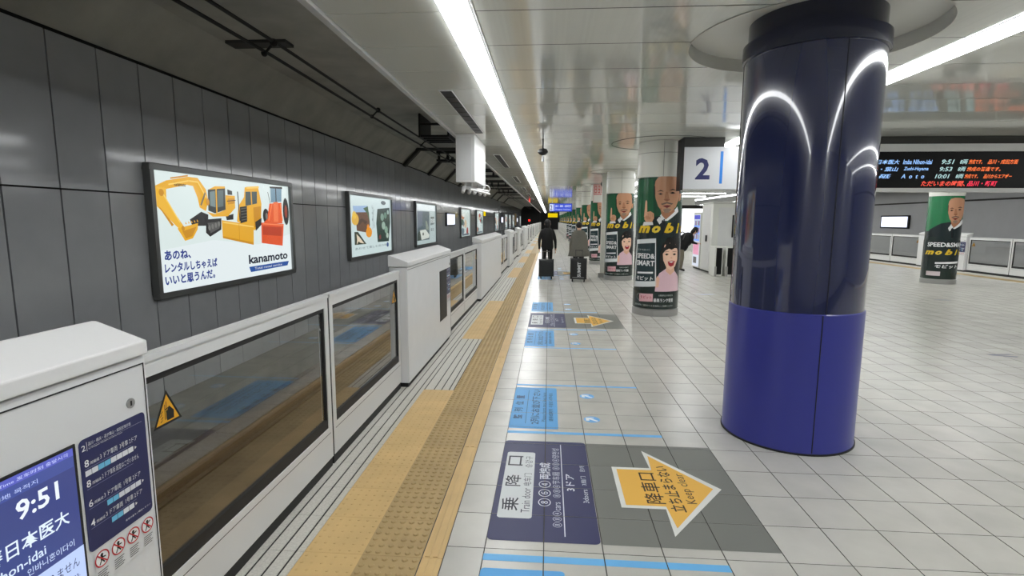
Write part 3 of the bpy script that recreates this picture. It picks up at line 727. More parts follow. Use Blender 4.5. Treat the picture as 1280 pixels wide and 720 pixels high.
# text on the floor is read facing the train: run direction +y, glyph tops toward -x
def floor_text(mp): return lambda u, v, l: (-v, u, mp + l)
GX = [TX0 + TX * i for i in range(-1, 14)]; GY = [TY0 + TY * j for j in range(-6, 60)]
def sheet_cells(P, x0, x1, y0, y1, rgb, up=1, r=0.0):
    # a floor film pressed over the tiles, cut open along the joints
    xs = [x0] + [g for g in GX if x0 + 0.01 < g < x1 - 0.01] + [x1]; ys = [y0] + [g for g in GY if y0 + 0.01 < g < y1 - 0.01] + [y1]
    P.L += up; first = True
    for a, b in zip(xs[:-1], xs[1:]):
        for c, d in zip(ys[:-1], ys[1:]):
            A = a + (0.0028 if a != x0 else 0); B = b - (0.0028 if b != x1 else 0); Cc = c + (0.0020 if c != y0 else 0); D = d - (0.0020 if d != y1 else 0)
            pts = []
            for (px_, py_, cx, cy, s0, cor) in ((A, Cc, 1, 1, 180, a == x0 and c == y0), (B, Cc, -1, 1, 270, b == x1 and c == y0), (B, D, -1, -1, 0, b == x1 and d == y1), (A, D, 1, -1, 90, a == x0 and d == y1)):
                if cor and r:
                    pts += [(px_ + cx * r + r * math.cos(math.radians(s0 + 18 * k)), py_ + cy * r + r * math.sin(math.radians(s0 + 18 * k))) for k in range(6)]
                else: pts.append((px_, py_))
            P.poly(pts, rgb, up=0)
GS = [(0.0, 'beside the blue pillar'), (5.46, 'beside the first poster pillar'), (13.30, 'beyond the travellers')]
SKY = (92, 168, 226); NV = (62, 64, 100)
for gi, (dy, where) in enumerate(GS):
    near = gi < 2
    t = thing('boarding_sign', 'navy floor sign with white boarding-door lettering, ' + where, 'floor sign', (0, dy, 0))
    P = Print(0.0003); sheet_cells(P, -0.302, 0.292, 2.51, 3.752, NV, r=0.03); P.build('sign_film', 'ink_floor', flat(0.0008), t)
    P = Print(0.0003); P.L = 4          # in (run, up) coordinates: run = y, up = -x
    P.rect(2.717, 3.553, 0.073, 0.27, (214, 218, 220), 0.02)
    for ch, y in (('乗', 2.79), ('降', 3.07), ('口', 3.345)): P.text(ch, y, y + 0.145, 0.155, 0.10, (28, 30, 48), 0.006, up=1 if ch == '乗' else 0)
    P.text('Train door', 2.775, 3.05, 0.088, 0.05, (60, 62, 80), up=0); P.text('电车门', 3.08, 3.24, 0.088, 0.05, (60, 62, 80), up=0); P.text('승강구', 3.32, 3.49, 0.088, 0.05, (60, 62, 80), up=0)
    P.text('⑧⑥④', 2.85, 3.15, -0.035, 0.075, (225, 228, 240), 0.0, up=0); P.text('両編成', 3.17, 3.40, -0.035, 0.075, (225, 228, 240), 0.015, up=0)
    P.text('⑧⑧④cars', 2.645, 2.90, -0.095, 0.05, (205, 208, 226), up=0); P.text('⑧⑧④节车厢', 2.95, 3.27, -0.095, 0.05, (205, 208, 226), up=0); P.text('⑧⑧④량편성', 3.30, 3.63, -0.095, 0.05, (205, 208, 226), up=0)
    P.rect(2.563, 3.70, -0.112, -0.106, (220, 224, 236), up=0)
    P.text('3ドア', 3.035, 3.25, -0.185, 0.055, (230, 232, 242), 0.012, up=0); P.text('3doors', 2.905, 3.06, -0.262, 0.034, (220, 224, 236), up=0); P.text('3扇门', 3.11, 3.23, -0.262, 0.034, (220, 224, 236), up=0); P.text('문3개', 3.29, 3.37, -0.262, 0.034, (220, 224, 236), up=0)
    P.build('sign_lettering', 'ink_floor', floor_text(0.0008), t)
    t = thing('alighting_sign', 'grey floor sign with an orange arrow lettered Keep clear, ' + where, 'floor sign', (0, dy, 0))
    P = Print(0.0003); sheet_cells(P, 0.300, 1.195, 2.512, 3.74, (122, 123, 118), r=0.01); P.build('sign_film', 'ink_floor', flat(0.0008), t)
    P = Print(0.0003); P.L = 4
    AR = lambda e: [(0.446 + e, 3.380 - e), (0.446 + e, 2.874 + e), (0.70 + 0.25 * e, 2.874 + e), (0.69 + e, 2.609 + 2.6 * e), (1.095 - 1.7 * e, 3.130), (0.69 + e, 3.645 - 2.6 * e), (0.70 + 0.25 * e, 3.380 - e)]
    P.poly(AR(0), (226, 226, 222)); P.poly(AR(0.030), (236, 184, 84)); P.build('arrow', 'ink_floor', flat(0.0008), t)
    P = Print(0.0003); P.L = 8
    P.text('降車口', 2.93, 3.31, -0.715, 0.115, (58, 44, 30), 0.006); P.text('立ち止まらない', 2.85, 3.41, -0.815, 0.085, (58, 44, 30), 0.015, up=0); P.text('Keep clear', 2.945, 3.31, -0.915, 0.075, (80, 62, 40), up=0)
    P.build('arrow_lettering', 'ink_floor', floor_text(0.0008), t)
    for si, (a, b, l0, l1) in enumerate(((1.27, 2.289, 2.345, 2.396), (3.99, 5.015, 3.893, 3.938))):
        side = ('before' if si == 0 else 'after')
        t = thing('queue_sign', 'sky blue queue floor sign %s the boarding sign %s' % (side, where), 'floor sign', (0, dy, 0))
        P = Print(0.0003); sheet_cells(P, -0.302, 0.098, a, b, SKY, r=0.02); P.build('sign_film', 'ink_floor', flat(0.0008), t)
        P = Print(0.0003); P.L = 4; o = a - 3.99; DK = (44, 84, 128)
        for q, ch in enumerate('整列位置'): P.text(ch, 4.19 + 0.165 * q + o, 4.28 + 0.165 * q + o, 0.205, 0.075, DK, 0.02, up=0)
        P.rect(4.09 + o, 4.93 + o, 0.168, 0.172, DK, up=0); P.text('2列にお並び下さい', 4.08 + o, 4.96 + o, 0.055, 0.078, DK, 0.015, up=0)
        P.text('Please form two lines here', 4.14 + o, 4.87 + o, 0.005, 0.032, DK, up=0); P.text('请排成两列  두줄로 서주세요', 4.15 + o, 4.86 + o, -0.06, 0.038, DK, 0.01, up=0)
        P.build('sign_lettering', 'ink_floor', floor_text(0.0008), t)
        segs = [(l0, l1, 'along the boarding sign')] + ([(5.082, 5.122, 'along the far queue sign end')] if si == 1 and gi == 0 else []) + ([(a - 0.085, a - 0.045, 'along the near queue sign end')] if si == 0 and gi == 1 else [])
        for (s0, s1, tx) in segs:
            P = Print(0.0003); sheet_cells(P, -0.302, 0.895, s0, s1, (112, 184, 236))
            tag(P.build('floor_tape', 'ink_floor', flat(0.0008)), 'thin blue floor tape %s %s, %s' % (tx.replace('the ', '') if len(tx) > 24 else tx, where, side + ' it'), 'floor tape').location = (0, dy, 0)
        for yy in ((4.222, 4.802) if si == 0 else (4.222, 4.802)):
            yc = yy if si == 1 else 6.276 - yy
            P = Print(0.0003); P.ell(0, 0, 0.068, 0.068, (112, 180, 232), 24)
            P.line(0.045, -0.035, -0.02, 0.016, 0.022, (236, 240, 242)); P.poly([(-0.05, 0.040), (0.018, 0.040), (0.018, 0.022), (-0.022, 0.018), (-0.022, -0.03), (-0.05, -0.03)], (236, 240, 242), up=0)
            tag(P.build('floor_marker', 'ink_floor', flat(0.0008)), 'round blue arrow floor marker %s the boarding sign %s' % (side, where), 'floor marker', 'round arrow markers, %s %s' % (side, where)).location = (0.383, yc + dy, 0)
# scuffed dark marker patches far out on the open floor
for x, y, lab in ((8.48, 11.7, 'small dark worn marker patch on the open floor before the right-hand poster pillar'), (5.72, 6.80, 'dark worn arrow mark on the open floor right of the blue pillar')):
    P = Print(0.0003); P.poly([(-0.16, 0.05), (0.14, 0.09), (0.18, 0.05), (-0.05, 0.02), (0.16, -0.04), (0.10, -0.08), (-0.13, -0.01)], (74, 76, 96))
    tag(P.build('worn_marker', 'ink_floor', flat(0.0008)), lab, 'floor marker').location = (x, y, 0)
P = Print(0.0003); P.poly([(-0.2, 0.03), (0.2, 0.1), (0.26, 0.02), (-0.05, -0.05)], (150, 158, 196))
tag(P.build('worn_marker', 'ink_floor', flat(0.0008)), 'pale lilac worn marker on the floor beyond the first poster pillar', 'floor marker').location = (3.55, 12.0, 0)

# ================================================================== hanging signs
SY = 8.78
front = lambda x0, y0, z0: (lambda u, v, l: (x0 + u, y0 - l, z0 + v))
t = thing('platform_number_sign', 'white hanging platform sign with a navy numeral 2 and blue bar', 'sign', (2.16, SY, 2.17))
MB().box(0, 2.55, 0, 0.22, 0, 0.67).build('panel', 'sign_white', t, bevel=0.006)
MB().box(-0.05, -0.001, -0.01, 0.23, -0.02, 0.80).build('end_bracket', 'black_metal', t)
MB().box(0.0, 0.65, 0.05, 0.17, 0.67, 0.828).build('ceiling_mount', 'concrete_dark', t); MB().box(1.6, 2.3, 0.05, 0.17, 0.67, 0.828).build('ceiling_mount', 'concrete_dark', t)
P = Print(0.0004); P.text('2', 0.19, 0.42, 0.155, 0.34, (28, 36, 96), 0.03); P.rect(0.575, 0.62, 0.09, 0.60, (40, 130, 220), up=0)
P.text('品川・横浜方面', 1.05, 2.4, 0.32, 0.2, (34, 42, 100), 0.01, up=0); P.text('for Shinagawa and Yokohama', 1.05, 2.4, 0.14, 0.11, (34, 42, 100), up=0)
P.build('lettering', 'ink_label', front(0, -0.0008, 0), t)
t = thing('departure_board', 'black hanging departure board with blue, orange and red LED lettering', 'sign', (4.72, SY, 2.14))
MB().box(0, 3.7, 0, 0.26, 0.0, 0.055).box(0, 3.7, 0, 0.26, 0.62, 0.735).box(0, 0.04, 0, 0.26, 0.055, 0.62).box(3.66, 3.7, 0, 0.26, 0.055, 0.62).build('case', 'aluminium', t)
MB().box(0.04, 3.66, 0.03, 0.25, 0.055, 0.62).build('screen', 'board_black', t)
MB().box(0.05, 3.6, 0.05, 0.2, 0.735, 0.858).build('ceiling_mount', 'concrete_dark', t)
P = Print(0.0004); X0 = 4.72; Zb = 2.14
LB = (150, 196, 255); LG = (170, 205, 205); OR = (255, 120, 60); RD = (255, 70, 60)
def led_row(z, h, items):
    for s_, a, b_, c in items:
        P = Print(0.0004); P.text(s_, a - X0, b_ - X0, z - Zb, h, c, 0.018, 0.25, up=0)
        P.build('lettering', 'ink_led', front(0, 0.0285, 0), t)
led_row(2.565, 0.072, (('印旛日本医大', 4.98, 5.51, LB), ('Imba Nihon-idai', 5.56, 6.0, LB), ('9:51', 6.14, 6.33, LG), ('8両', 6.41, 6.53, LG), ('編成です。', 6.54, 6.74, OR), ('品川・成田方面', 6.82, 7.27, OR)))
led_row(2.455, 0.068, (('逗子・葉山', 4.98, 5.50, LB), ('Zushi-Hayama', 5.58, 5.95, LB), ('9:53', 6.12, 6.31, LG), ('8両', 6.39, 6.51, LG), ('編成の普通です。', 6.52, 7.02, OR)))
led_row(2.345, 0.068, (('青 砥', 5.0, 5.40, LB), ('A  o  t  o', 5.55, 5.90, LB), ('10:01', 6.06, 6.28, LG), ('8両', 6.37, 6.49, LG), ('編成です。', 6.50, 6.70, OR), ('品川からエアポー', 6.78, 7.20, OR)))
led_row(2.225, 0.085, (('ただいまの時間、', 5.86, 6.52, (255, 88, 70)), ('品川・新町', 6.55, 7.0, (255, 52, 84))))
# blue direction sign and yellow sign far down the platform
t = thing('direction_sign', 'blue lit direction sign with numeral 2 hung far down the platform', 'sign', (0.0, 36.0, 2.24))
MB().box(0, 1.55, 0, 0.15, 0, 0.56).build('case', 'board_black', t)
MB().cyl((0.2, 0.07, 0.56), (0.2, 0.07, 0.755), 0.02).cyl((1.35, 0.07, 0.56), (1.35, 0.07, 0.755), 0.02).build('hanger', 'steel', t)
P = Print(0.0008); P.rect(0.02, 1.53, 0.02, 0.54, (50, 80, 220)); P.rect(0.02, 0.26, 0.06, 0.5, (226, 236, 255)); P.text('2', 0.07, 0.21, 0.1, 0.34, (30, 40, 120), 0.02); P.rect(0.30, 0.34, 0.06, 0.5, (226, 236, 255), up=0)
P.text('品川・横浜・成田空港', 0.42, 1.48, 0.3, 0.15, (226, 236, 255), 0.02, up=0); P.text('Shinagawa Yokohama', 0.42, 1.45, 0.08, 0.13, (200, 215, 255), 0.01, up=0)
P.build('lettering', 'ink_lit', front(0, -0.001, 0), t)
t = thing('exit_sign', 'yellow lit exit sign hung at the far end of the platform', 'sign', (-0.15, 58.0, 1.95))
MB().box(0, 1.1, 0, 0.2, 0, 0.48).build('case', 'board_black', t); MB().box(0.02, 1.08, -0.01, 0, 0.02, 0.46).build('face', 'lit_yellow', t)
MB().cyl((0.2, 0.1, 0.48), (0.2, 0.1, 1.045), 0.025).cyl((0.9, 0.1, 0.48), (0.9, 0.1, 1.045), 0.025).build('hanger', 'steel', t)

# ================================================================== wall light boxes
W_, H_ = 3.58, 1.72
box_fr = MB()
for a in ((0, W_, 0, 0.075), (0, W_, H_ - 0.075, H_), (0, 0.075, 0.075, H_ - 0.075), (W_ - 0.075, W_, 0.075, H_ - 0.075)): box_fr.box(0, 0.10, a[0], a[1], a[2], a[3])
fr_me = box_fr.mesh('frame', 'frame_metal', bevel=0.012)
bk_me = MB().box(0, 0.05, 0.05, W_ - 0.05, 0.05, H_ - 0.05).mesh('backing', 'white_paint')
def lightbox(y, z, label, sheet, group=None, src=None):
    t = thing('poster_lightbox', label, 'lightbox', (WALLX, y, z), group=group)
    link('frame', fr_me, t); link('backing', bk_me, t)
    if src is not None: link('backlit_print', src, t); return t
    t['_'] = 0; del t['_']
    o = sheet.build('backlit_print', 'ink_lit', lambda u, v, l: (0.052 + l, u, v), t)
    return t, o.data
YE = (236, 176, 42); YD = (206, 144, 28); BK = (38, 38, 38); ORG = (232, 92, 44)
P = Print(0.0005); P.rect(0.07, W_ - 0.07, 0.07, H_ - 0.07, (226, 240, 238)); P.poly([(0.07, 0.07), (W_ - 0.07, 0.07), (W_ - 0.07, 0.75), (2.4, 0.6), (1.2, 0.72), (0.07, 0.62)], (236, 246, 248))
P.poly([(0.72,1.02),(0.97,1.13),(1.12,1.09),(1.11,1.01),(1.05,0.93),(0.76,0.93)], BK); P.poly([(1.06,1.02),(1.42,1.04),(1.40,0.87),(1.13,0.77),(1.04,0.83)], BK); P.poly([(1.53,1.07),(1.73,1.11),(1.72,1.02),(1.55,1.01)], BK, up=0)
P.poly([(1.09,0.97),(1.38,0.99),(1.36,0.89),(1.14,0.82)], (88, 88, 86))
P.poly([(0.12,1.44),(0.32,1.52),(0.73,1.60),(0.94,1.60),(1.10,1.45),(1.14,1.29),(1.07,1.14),(0.94,1.19),(0.91,1.32),(0.83,1.48),(0.71,1.49),(0.31,1.41)], YE)
P.poly([(0.12,1.44),(0.31,1.42),(0.30,1.26),(0.61,0.90),(0.52,0.87),(0.12,1.19)], (242, 186, 56)); P.poly([(0.14,1.20),(0.19,1.16),(0.40,0.95),(0.36,0.93)], YD); P.poly([(0.40,1.565),(0.74,1.625),(0.74,1.605),(0.40,1.545)], YD, up=0)
P.poly([(0.46,0.90),(0.88,0.97),(0.86,0.88),(0.75,0.76),(0.59,0.73),(0.53,0.81)], YE); P.poly([(0.55,0.86),(0.84,0.92),(0.74,0.79),(0.61,0.76)], YD)
P.text('kanamoto', 0.46, 0.68, 1.46, 0.05, BK, 0.02)
P.poly([(1.55,1.39),(1.79,1.39),(1.78,1.20),(1.58,1.07),(1.21,1.06),(1.09,1.13),(1.27,1.10),(1.53,1.17)], YE)
P.poly([(1.14,1.45),(1.55,1.50),(1.53,1.17),(1.27,1.11),(1.12,1.15)], (52, 58, 58)); P.poly([(1.15,1.45),(1.31,1.51),(1.55,1.52),(1.54,1.49)], YE); P.poly([(1.18,1.42),(1.30,1.44),(1.29,1.20),(1.17,1.22)], (120, 140, 140)); P.poly([(1.36,1.45),(1.50,1.46),(1.48,1.22),(1.34,1.20)], (92, 108, 108), up=0)
P.line(1.33, 1.50, 1.31, 1.10, 0.03, YE)
P.poly([(1.60,1.48),(1.72,1.46),(1.72,1.40),(1.60,1.40)], BK)
P.poly([(2.07,1.54),(2.46,1.57),(2.49,1.48),(2.54,1.29),(2.49,0.95),(2.29,0.84),(1.80,0.99),(1.86,1.23),(2.03,1.38)], YE); P.poly([(2.08,1.47),(2.42,1.49),(2.40,1.29),(2.06,1.24)], (70, 84, 84)); P.poly([(1.90,1.22),(2.10,1.24),(2.08,0.99),(1.89,0.96)], BK)
P.poly([(2.28,1.22),(2.52,1.25),(2.47,0.97),(2.28,0.88)], YD); P.line(2.24, 1.5, 2.24, 1.27, 0.03, YE); P.line(1.86, 1.46, 1.88, 1.0, 0.025, BK, up=0)
P.poly([(1.41,1.01),(2.26,0.93),(2.23,0.60),(1.41,0.74)], (232, 172, 44)); P.poly([(1.41,0.77),(2.23,0.64),(2.23,0.60),(1.41,0.74)], YD)
P.ell(3.36, 1.17, 0.11, 0.25, BK); P.ell(2.66, 1.08, 0.10, 0.13, BK, up=0); P.ell(3.36, 1.17, 0.05, 0.12, (150, 60, 40))
P.poly([(2.79,1.30),(3.21,1.33),(3.21,0.95),(2.54,0.95),(2.69,1.03)], ORG); P.poly([(2.85,1.59),(3.24,1.60),(3.21,1.35),(2.84,1.32)], (116, 150, 170)); P.poly([(2.82,1.60),(3.26,1.62),(3.26,1.58),(2.84,1.57)], BK); P.line(3.03, 1.59, 3.02, 1.33, 0.03, BK)
P.poly([(2.92,1.33),(3.08,1.34),(3.06,0.98),(2.90,0.98)], (244, 122, 70))
P.poly([(2.49,0.97),(3.25,0.94),(3.17,0.54),(2.47,0.62)], (226, 86, 42)); P.poly([(2.53,0.91),(3.18,0.88),(3.15,0.72),(2.52,0.76)], (188, 62, 32))
for a_, b_ in (((0.34, 1.47), (0.73, 1.545)), ((0.74, 1.545), (0.92, 1.54))): P.line(*a_, *b_, 0.018, (252, 214, 110), up=0)
P.line(0.92, 1.54, 1.08, 1.33, 0.02, (252, 214, 110)); P.line(0.95, 1.22, 1.06, 1.40, 0.03, (120, 110, 90)); P.line(0.22, 1.36, 0.50, 0.98, 0.018, (252, 214, 110))
P.ell(0.20, 1.36, 0.045, 0.045, YD); P.ell(1.10, 1.27, 0.04, 0.05, YD, up=0); P.ell(0.55, 0.90, 0.03, 0.035, YD, up=0)
for q in range(5): P.poly([(0.60 + 0.06 * q, 0.955 + 0.008 * q), (0.63 + 0.06 * q, 0.96 + 0.008 * q), (0.60 + 0.06 * q, 0.99 + 0.008 * q)], YE, up=0)
P.poly([(1.58, 1.34), (1.76, 1.35), (1.75, 1.27), (1.58, 1.25)], YD); P.line(1.56, 1.30, 1.78, 1.32, 0.012, BK)
for q in range(4): P.ell(1.10 + 0.075 * q, 0.90 + 0.018 * q, 0.028, 0.04, (120, 120, 116), 10, up=0)
for q in range(5): P.line(1.91, 1.19 - 0.045 * q, 2.08, 1.21 - 0.045 * q, 0.010, (110, 110, 104), up=0)
P.poly([(2.30, 0.98), (2.50, 1.05), (2.48, 0.93), (2.30, 0.83)], BK); P.poly([(2.10, 1.55), (2.46, 1.585), (2.47, 1.55), (2.10, 1.52)], (250, 206, 96)); P.line(1.43, 0.98, 2.24, 0.90, 0.022, (250, 210, 110)); P.line(1.83, 0.95, 1.82, 0.68, 0.012, YD)
P.line(2.86, 1.30, 2.72, 1.00, 0.035, (250, 130, 76)); P.line(3.15, 1.31, 3.20, 1.00, 0.035, (250, 130, 76), up=0); P.line(2.52, 0.95, 3.22, 0.92, 0.02, (250, 140, 90)); P.line(2.74, 1.50, 2.80, 1.30, 0.015, BK, up=0); P.ell(2.66, 1.08, 0.04, 0.06, (120, 116, 110))
TB = (36, 58, 140)
P.text('あのね、', 0.16, 0.66, 0.49, 0.13, TB, 0.035); P.text('レンタルしちゃえば', 0.15, 1.22, 0.325, 0.13, TB, 0.035, up=0); P.text('いいと思うんだ。', 0.14, 1.15, 0.165, 0.13, TB, 0.035, up=0)
P.text('kanamoto', 2.04, 3.32, 0.29, 0.15, (18, 26, 48), 0.03, up=0); P.poly([(2.04,0.245),(3.36,0.245),(3.30,0.165),(2.08,0.155)], (40, 84, 160), up=0); P.text('Total rental service', 2.2, 3.1, 0.185, 0.04, WHITE)
lightbox(6.19, 0.62, 'backlit advert with yellow excavator, bulldozer and orange loader on the grey wall', P)
P = Print(0.0005); P.rect(0.07, W_ - 0.07, 0.07, H_ - 0.07, (204, 222, 222)); P.poly([(0.34,1.37),(1.41,1.40),(1.52,1.21),(0.39,1.19)], (150, 180, 216)); P.poly([(0.51,1.21),(1.52,1.23),(1.57,0.87),(1.39,0.67),(0.57,0.74)], (98, 66, 46)); P.poly([(1.08,1.32),(1.45,1.39),(1.58,0.93),(1.39,1.19)], (60, 96, 62)); P.poly([(0.62,0.98),(0.98,1.06),(1.40,0.96),(1.2,0.9),(1.0,0.98),(0.75,0.88)], (64, 42, 30))
P.ell(0.48, 1.03, 0.25, 0.15, (222, 176, 70)); P.ell(0.42, 1.14, 0.14, 0.1, (228, 196, 96), up=0); P.ell(1.48, 0.68, 0.25, 0.14, (230, 150, 34)); P.ell(1.42, 0.83, 0.1, 0.07, (226, 140, 40), up=0)
P.poly([(0.39,0.71),(0.64,0.71),(1.24,0.37),(0.39,0.38)], (48, 58, 44)); P.poly([(0.53,0.66),(0.78,0.55),(1.08,0.39),(0.80,0.42),(0.66,0.46),(0.52,0.38),(0.56,0.5)], (222, 206, 180))
P.poly([(2.23,1.33),(3.37,1.39),(3.42,0.95),(3.23,0.37),(2.19,0.38),(2.10,0.92)], (34, 58, 50))
for (x, y, r, c) in ((2.65, 1.1, 0.16, (120, 150, 136)), (2.95, 1.15, 0.14, (96, 130, 114)), (2.75, 0.85, 0.17, (150, 176, 160)), (3.0, 0.72, 0.16, (128, 160, 140)), (3.1, 0.55, 0.12, (170, 190, 176)), (2.4, 0.52, 0.1, (120, 60, 56)), (3.2, 1.25, 0.1, (150, 176, 166))): P.ell(x, y, r, r * 0.7, c, 14, up=1)
P.text('手みやげに、', 1.75, 1.95, 0.75, 0.7, (70, 86, 96)); P.ell(2.78, 1.52, 0.22, 0.06, (60, 76, 80)); P.text('あわせて楽しむ旅の味', 0.4, 3.0, 0.24, 0.07, (90, 108, 116), up=0); P.ell(3.1, 0.27, 0.1, 0.07, (56, 80, 130), up=0)
lightbox(12.62, 0.62, 'backlit advert with two photo shapes, brown-orange and dark green, on the grey wall', P)
P = Print(0.0005); P.rect(0.07, W_ - 0.07, 0.07, H_ - 0.07, (176, 192, 192)); P.rect(0.3, 3.45, 1.39, 1.62, (220, 230, 232)); P.poly([(0.32,1.35),(2.33,1.36),(2.28,0.22),(0.26,0.23)], (84, 100, 106)); P.poly([(0.32,1.35),(1.2,1.35),(1.1,0.8),(0.3,0.7)], (100, 112, 126)); P.poly([(0.70,0.62),(1.64,0.64),(2.27,0.41),(2.17,0.29),(0.92,0.24)], (206, 212, 204)); P.poly([(0.3,0.5),(0.7,0.6),(0.9,0.24),(0.28,0.24)], (60, 72, 66)); P.poly([(1.6,1.0),(1.9,0.95),(2.2,0.6),(1.7,0.65)], (130, 142, 130)); P.ell(1.2, 0.47, 0.12, 0.06, (70, 76, 70))
P.poly([(2.51,1.15),(3.21,1.16),(3.19,0.84),(2.49,0.80)], (96, 112, 112)); P.text('旅の途中', 2.55, 3.2, 0.88, 0.22, (220, 228, 228), 0.02); P.text('横浜 三浦', 2.55, 3.1, 0.55, 0.14, (90, 100, 104), 0.02, up=0)
lightbox(19.12, 0.62, 'backlit advert with a white headline band over a dim grey photo, on the grey wall', P)
def far_sheet(seed):
    r = random.Random(seed); P = Print(0.0006)
    P.rect(0.07, W_ - 0.07, 0.07, H_ - 0.07, (190, 206, 204)); pal = [(60, 90, 80), (170, 110, 80), (200, 180, 150), (90, 110, 120), (150, 60, 56), (210, 220, 218)]
    for k in range(9):
        x, y = r.uniform(0.5, 3.0), r.uniform(0.35, 1.35); P.ell(x, y, r.uniform(0.2, 0.6), r.uniform(0.1, 0.3), pal[(k + seed) % 6], 10)
    P.rect(0.5, 3.1, 0.12, 0.22, (90, 100, 110)); return P
_, s1 = lightbox(29.12, 0.62, 'far backlit advert on the grey wall beyond the first small screen', far_sheet(1), 'far wall lightboxes')
_, s2 = lightbox(35.5, 0.62, 'far backlit advert on the grey wall beside the yellow plate', far_sheet(2), 'far wall lightboxes')
for k, y in enumerate((47.6, 58.5, 64.2, 70.5, 88.0)): lightbox(y, 0.62, 'small-looking backlit advert toward the far end of the grey wall', None, 'far wall lightboxes', (s1, s2)[k % 2])
def wall_screen(x, y, rz, label, group=None):
    t = thing('wall_screen', label, 'screen', (x, y, 1.34), rz, group)
    MB().box(0, 0.09, 0, 2.2, 0, 0.66).build('housing', 'black_metal', t, bevel=0.02); MB().box(0.09, 0.094, 0.09, 2.11, 0.07, 0.59).build('display', 'white_screen', t)
wall_screen(WALLX, 25.0, 0, 'small bright screen on the grey wall between the third and fourth lightboxes')
for y in (53.8, 80.0): wall_screen(WALLX, y, 0, 'small bright screen far down the grey wall', 'far wall screens')
wall_screen(17.73, 29.3, PI, 'small bright white screen on the wall across the far track')
tag(MB().box(WALLX, WALLX + 0.03, 39.6, 41.0, 1.95, 2.3).build('yellow_plate', 'lit_yellow'), 'small yellow plate on the grey wall between far lightboxes', 'sign')
tag(MB().box(WALLX + 0.003, WALLX + 0.12, 77.0, 78.2, 0.9, 2.6).build('yellow_post', 'tactile_guide', None, bevel=0.02), 'narrow yellow upright plate at the far end of the grey wall', 'sign')
t = thing('track_signal', 'red signal lamp glowing in the dark tunnel', 'signal', (-2.92, 78.0, 0))
MB().box(-0.18, 0.18, 0, 0.2, 1.3, 2.1).build('housing', 'black_metal', t); MB().cyl((0, -0.03, 1.62), (0, -0.012, 1.62), 0.13, n=16).build('lamp', 'red_lamp', t); MB().cyl((0, 0.1, -1.12), (0, 0.1, 1.3), 0.05).build('mast', 'black_metal', t)

# ================================================================== ceiling fittings
for k, y in enumerate((5.60, 10.98, 16.4, 21.8, 27.2, 32.6)):
    t = thing('ceiling_vent', ('long dark slot vent in the ceiling just before the hanging white housing' if k == 0 else 'dark slot vent in the ceiling between the light line and the track edge'), 'vent', (-1.165, y, CEIL - 0.006), group=None if k == 0 else 'slot vents beyond the housing')
    MB().box(0, 0.125, 0, 2.7, 0.002, 0.005).build('slot', 'black_metal', t)
    b = MB().box(-0.008, 0.0, -0.008, 2.708, -0.004, 0.006).box(0.125, 0.133, -0.008, 2.708, -0.004, 0.006).box(0, 0.125, -0.008, 0, -0.004, 0.006).box(0, 0.125, 2.7, 2.708, -0.004, 0.006)
    b.build('rim', 'aluminium', t)
    for q in range(9): MB().box(0.002, 0.123, 0.28 + 0.27 * q, 0.29 + 0.27 * q, -0.002, 0.003).build('slat', 'concrete_dark', t)
t = thing('monitor_housing', 'white double housing hung from the ceiling with a white pipe rack below', 'monitor housing', (-1.49, 8.36, 2.25))
MB().box(0.0, 0.30, 0, 0.03, 0, 0.748).build('front_panel', 'white_lid', t, bevel=0.004); MB().box(0.02, 0.25, -0.006, 0, 0.03, 0.70).build('front_window', 'aluminium', t)
MB().box(0.0, 0.30, 0.04, 1.30, 0.02, 0.748).build('case', 'white_paint', t); MB().box(0.0, 0.31, 1.30, 1.34, -0.02, 0.748).build('rear_panel', 'white_lid', t, bevel=0.004)
b = MB().cyl((0.10, 0.15, -0.07), (0.34, 1.38, -0.07), 0.028).cyl((0.2, 0.15, -0.10), (0.38, 1.38, -0.12), 0.018)
for q in range(4): b.cyl((0.12 + 0.055 * q, 0.2 + 0.34 * q, 0.02), (0.12 + 0.055 * q, 0.2 + 0.34 * q, -0.08), 0.016)
b.build('pipe_rack', 'white_lid', t, smooth=True)
for q in range(5):
    MB().cyl((0.11 + 0.052 * q, 0.12 + 0.3 * q, -0.08), (0.10 + 0.052 * q, 0.05 + 0.3 * q, -0.155), 0.036, 0.026, n=12).build('camera_head', 'white_lid', t, smooth=True)
MB().tube([(0.28, 1.32, 0.05), (0.36, 1.36, 0.03), (0.39, 1.38, -0.03), (0.36, 1.38, -0.09)], 0.012).build('conduit', 'white_lid', t)
t = thing('ceiling_speaker', 'dark round speaker on a short ceiling stalk beside the light line', 'speaker', (-0.12, 8.9, 2.998))
MB().cyl((0, 0, -0.17), (0, 0, 0), 0.014).build('stalk', 'black_metal', t); MB().lathe([(0.0, -0.16), (0.06, -0.165), (0.085, -0.20), (0.085, -0.225), (0.05, -0.26), (0.0, -0.27)], n=20).build('dome', 'black_metal', t, smooth=True)
MB().cyl((0, 0, -0.37), (0, 0, -0.265), 0.022, 0.012).build('lower_tip', 'sign_white', t)
t = thing('ceiling_camera', 'small dark dome camera under the ceiling beside the third pillar', 'camera', (1.78, 17.6, 2.998))
MB().cyl((0, 0, -0.08), (0, 0, 0), 0.05).build('stem', 'white_paint', t); MB().ball((0, 0, -0.15), 0.10).build('dome', 'black_metal', t, smooth=True)

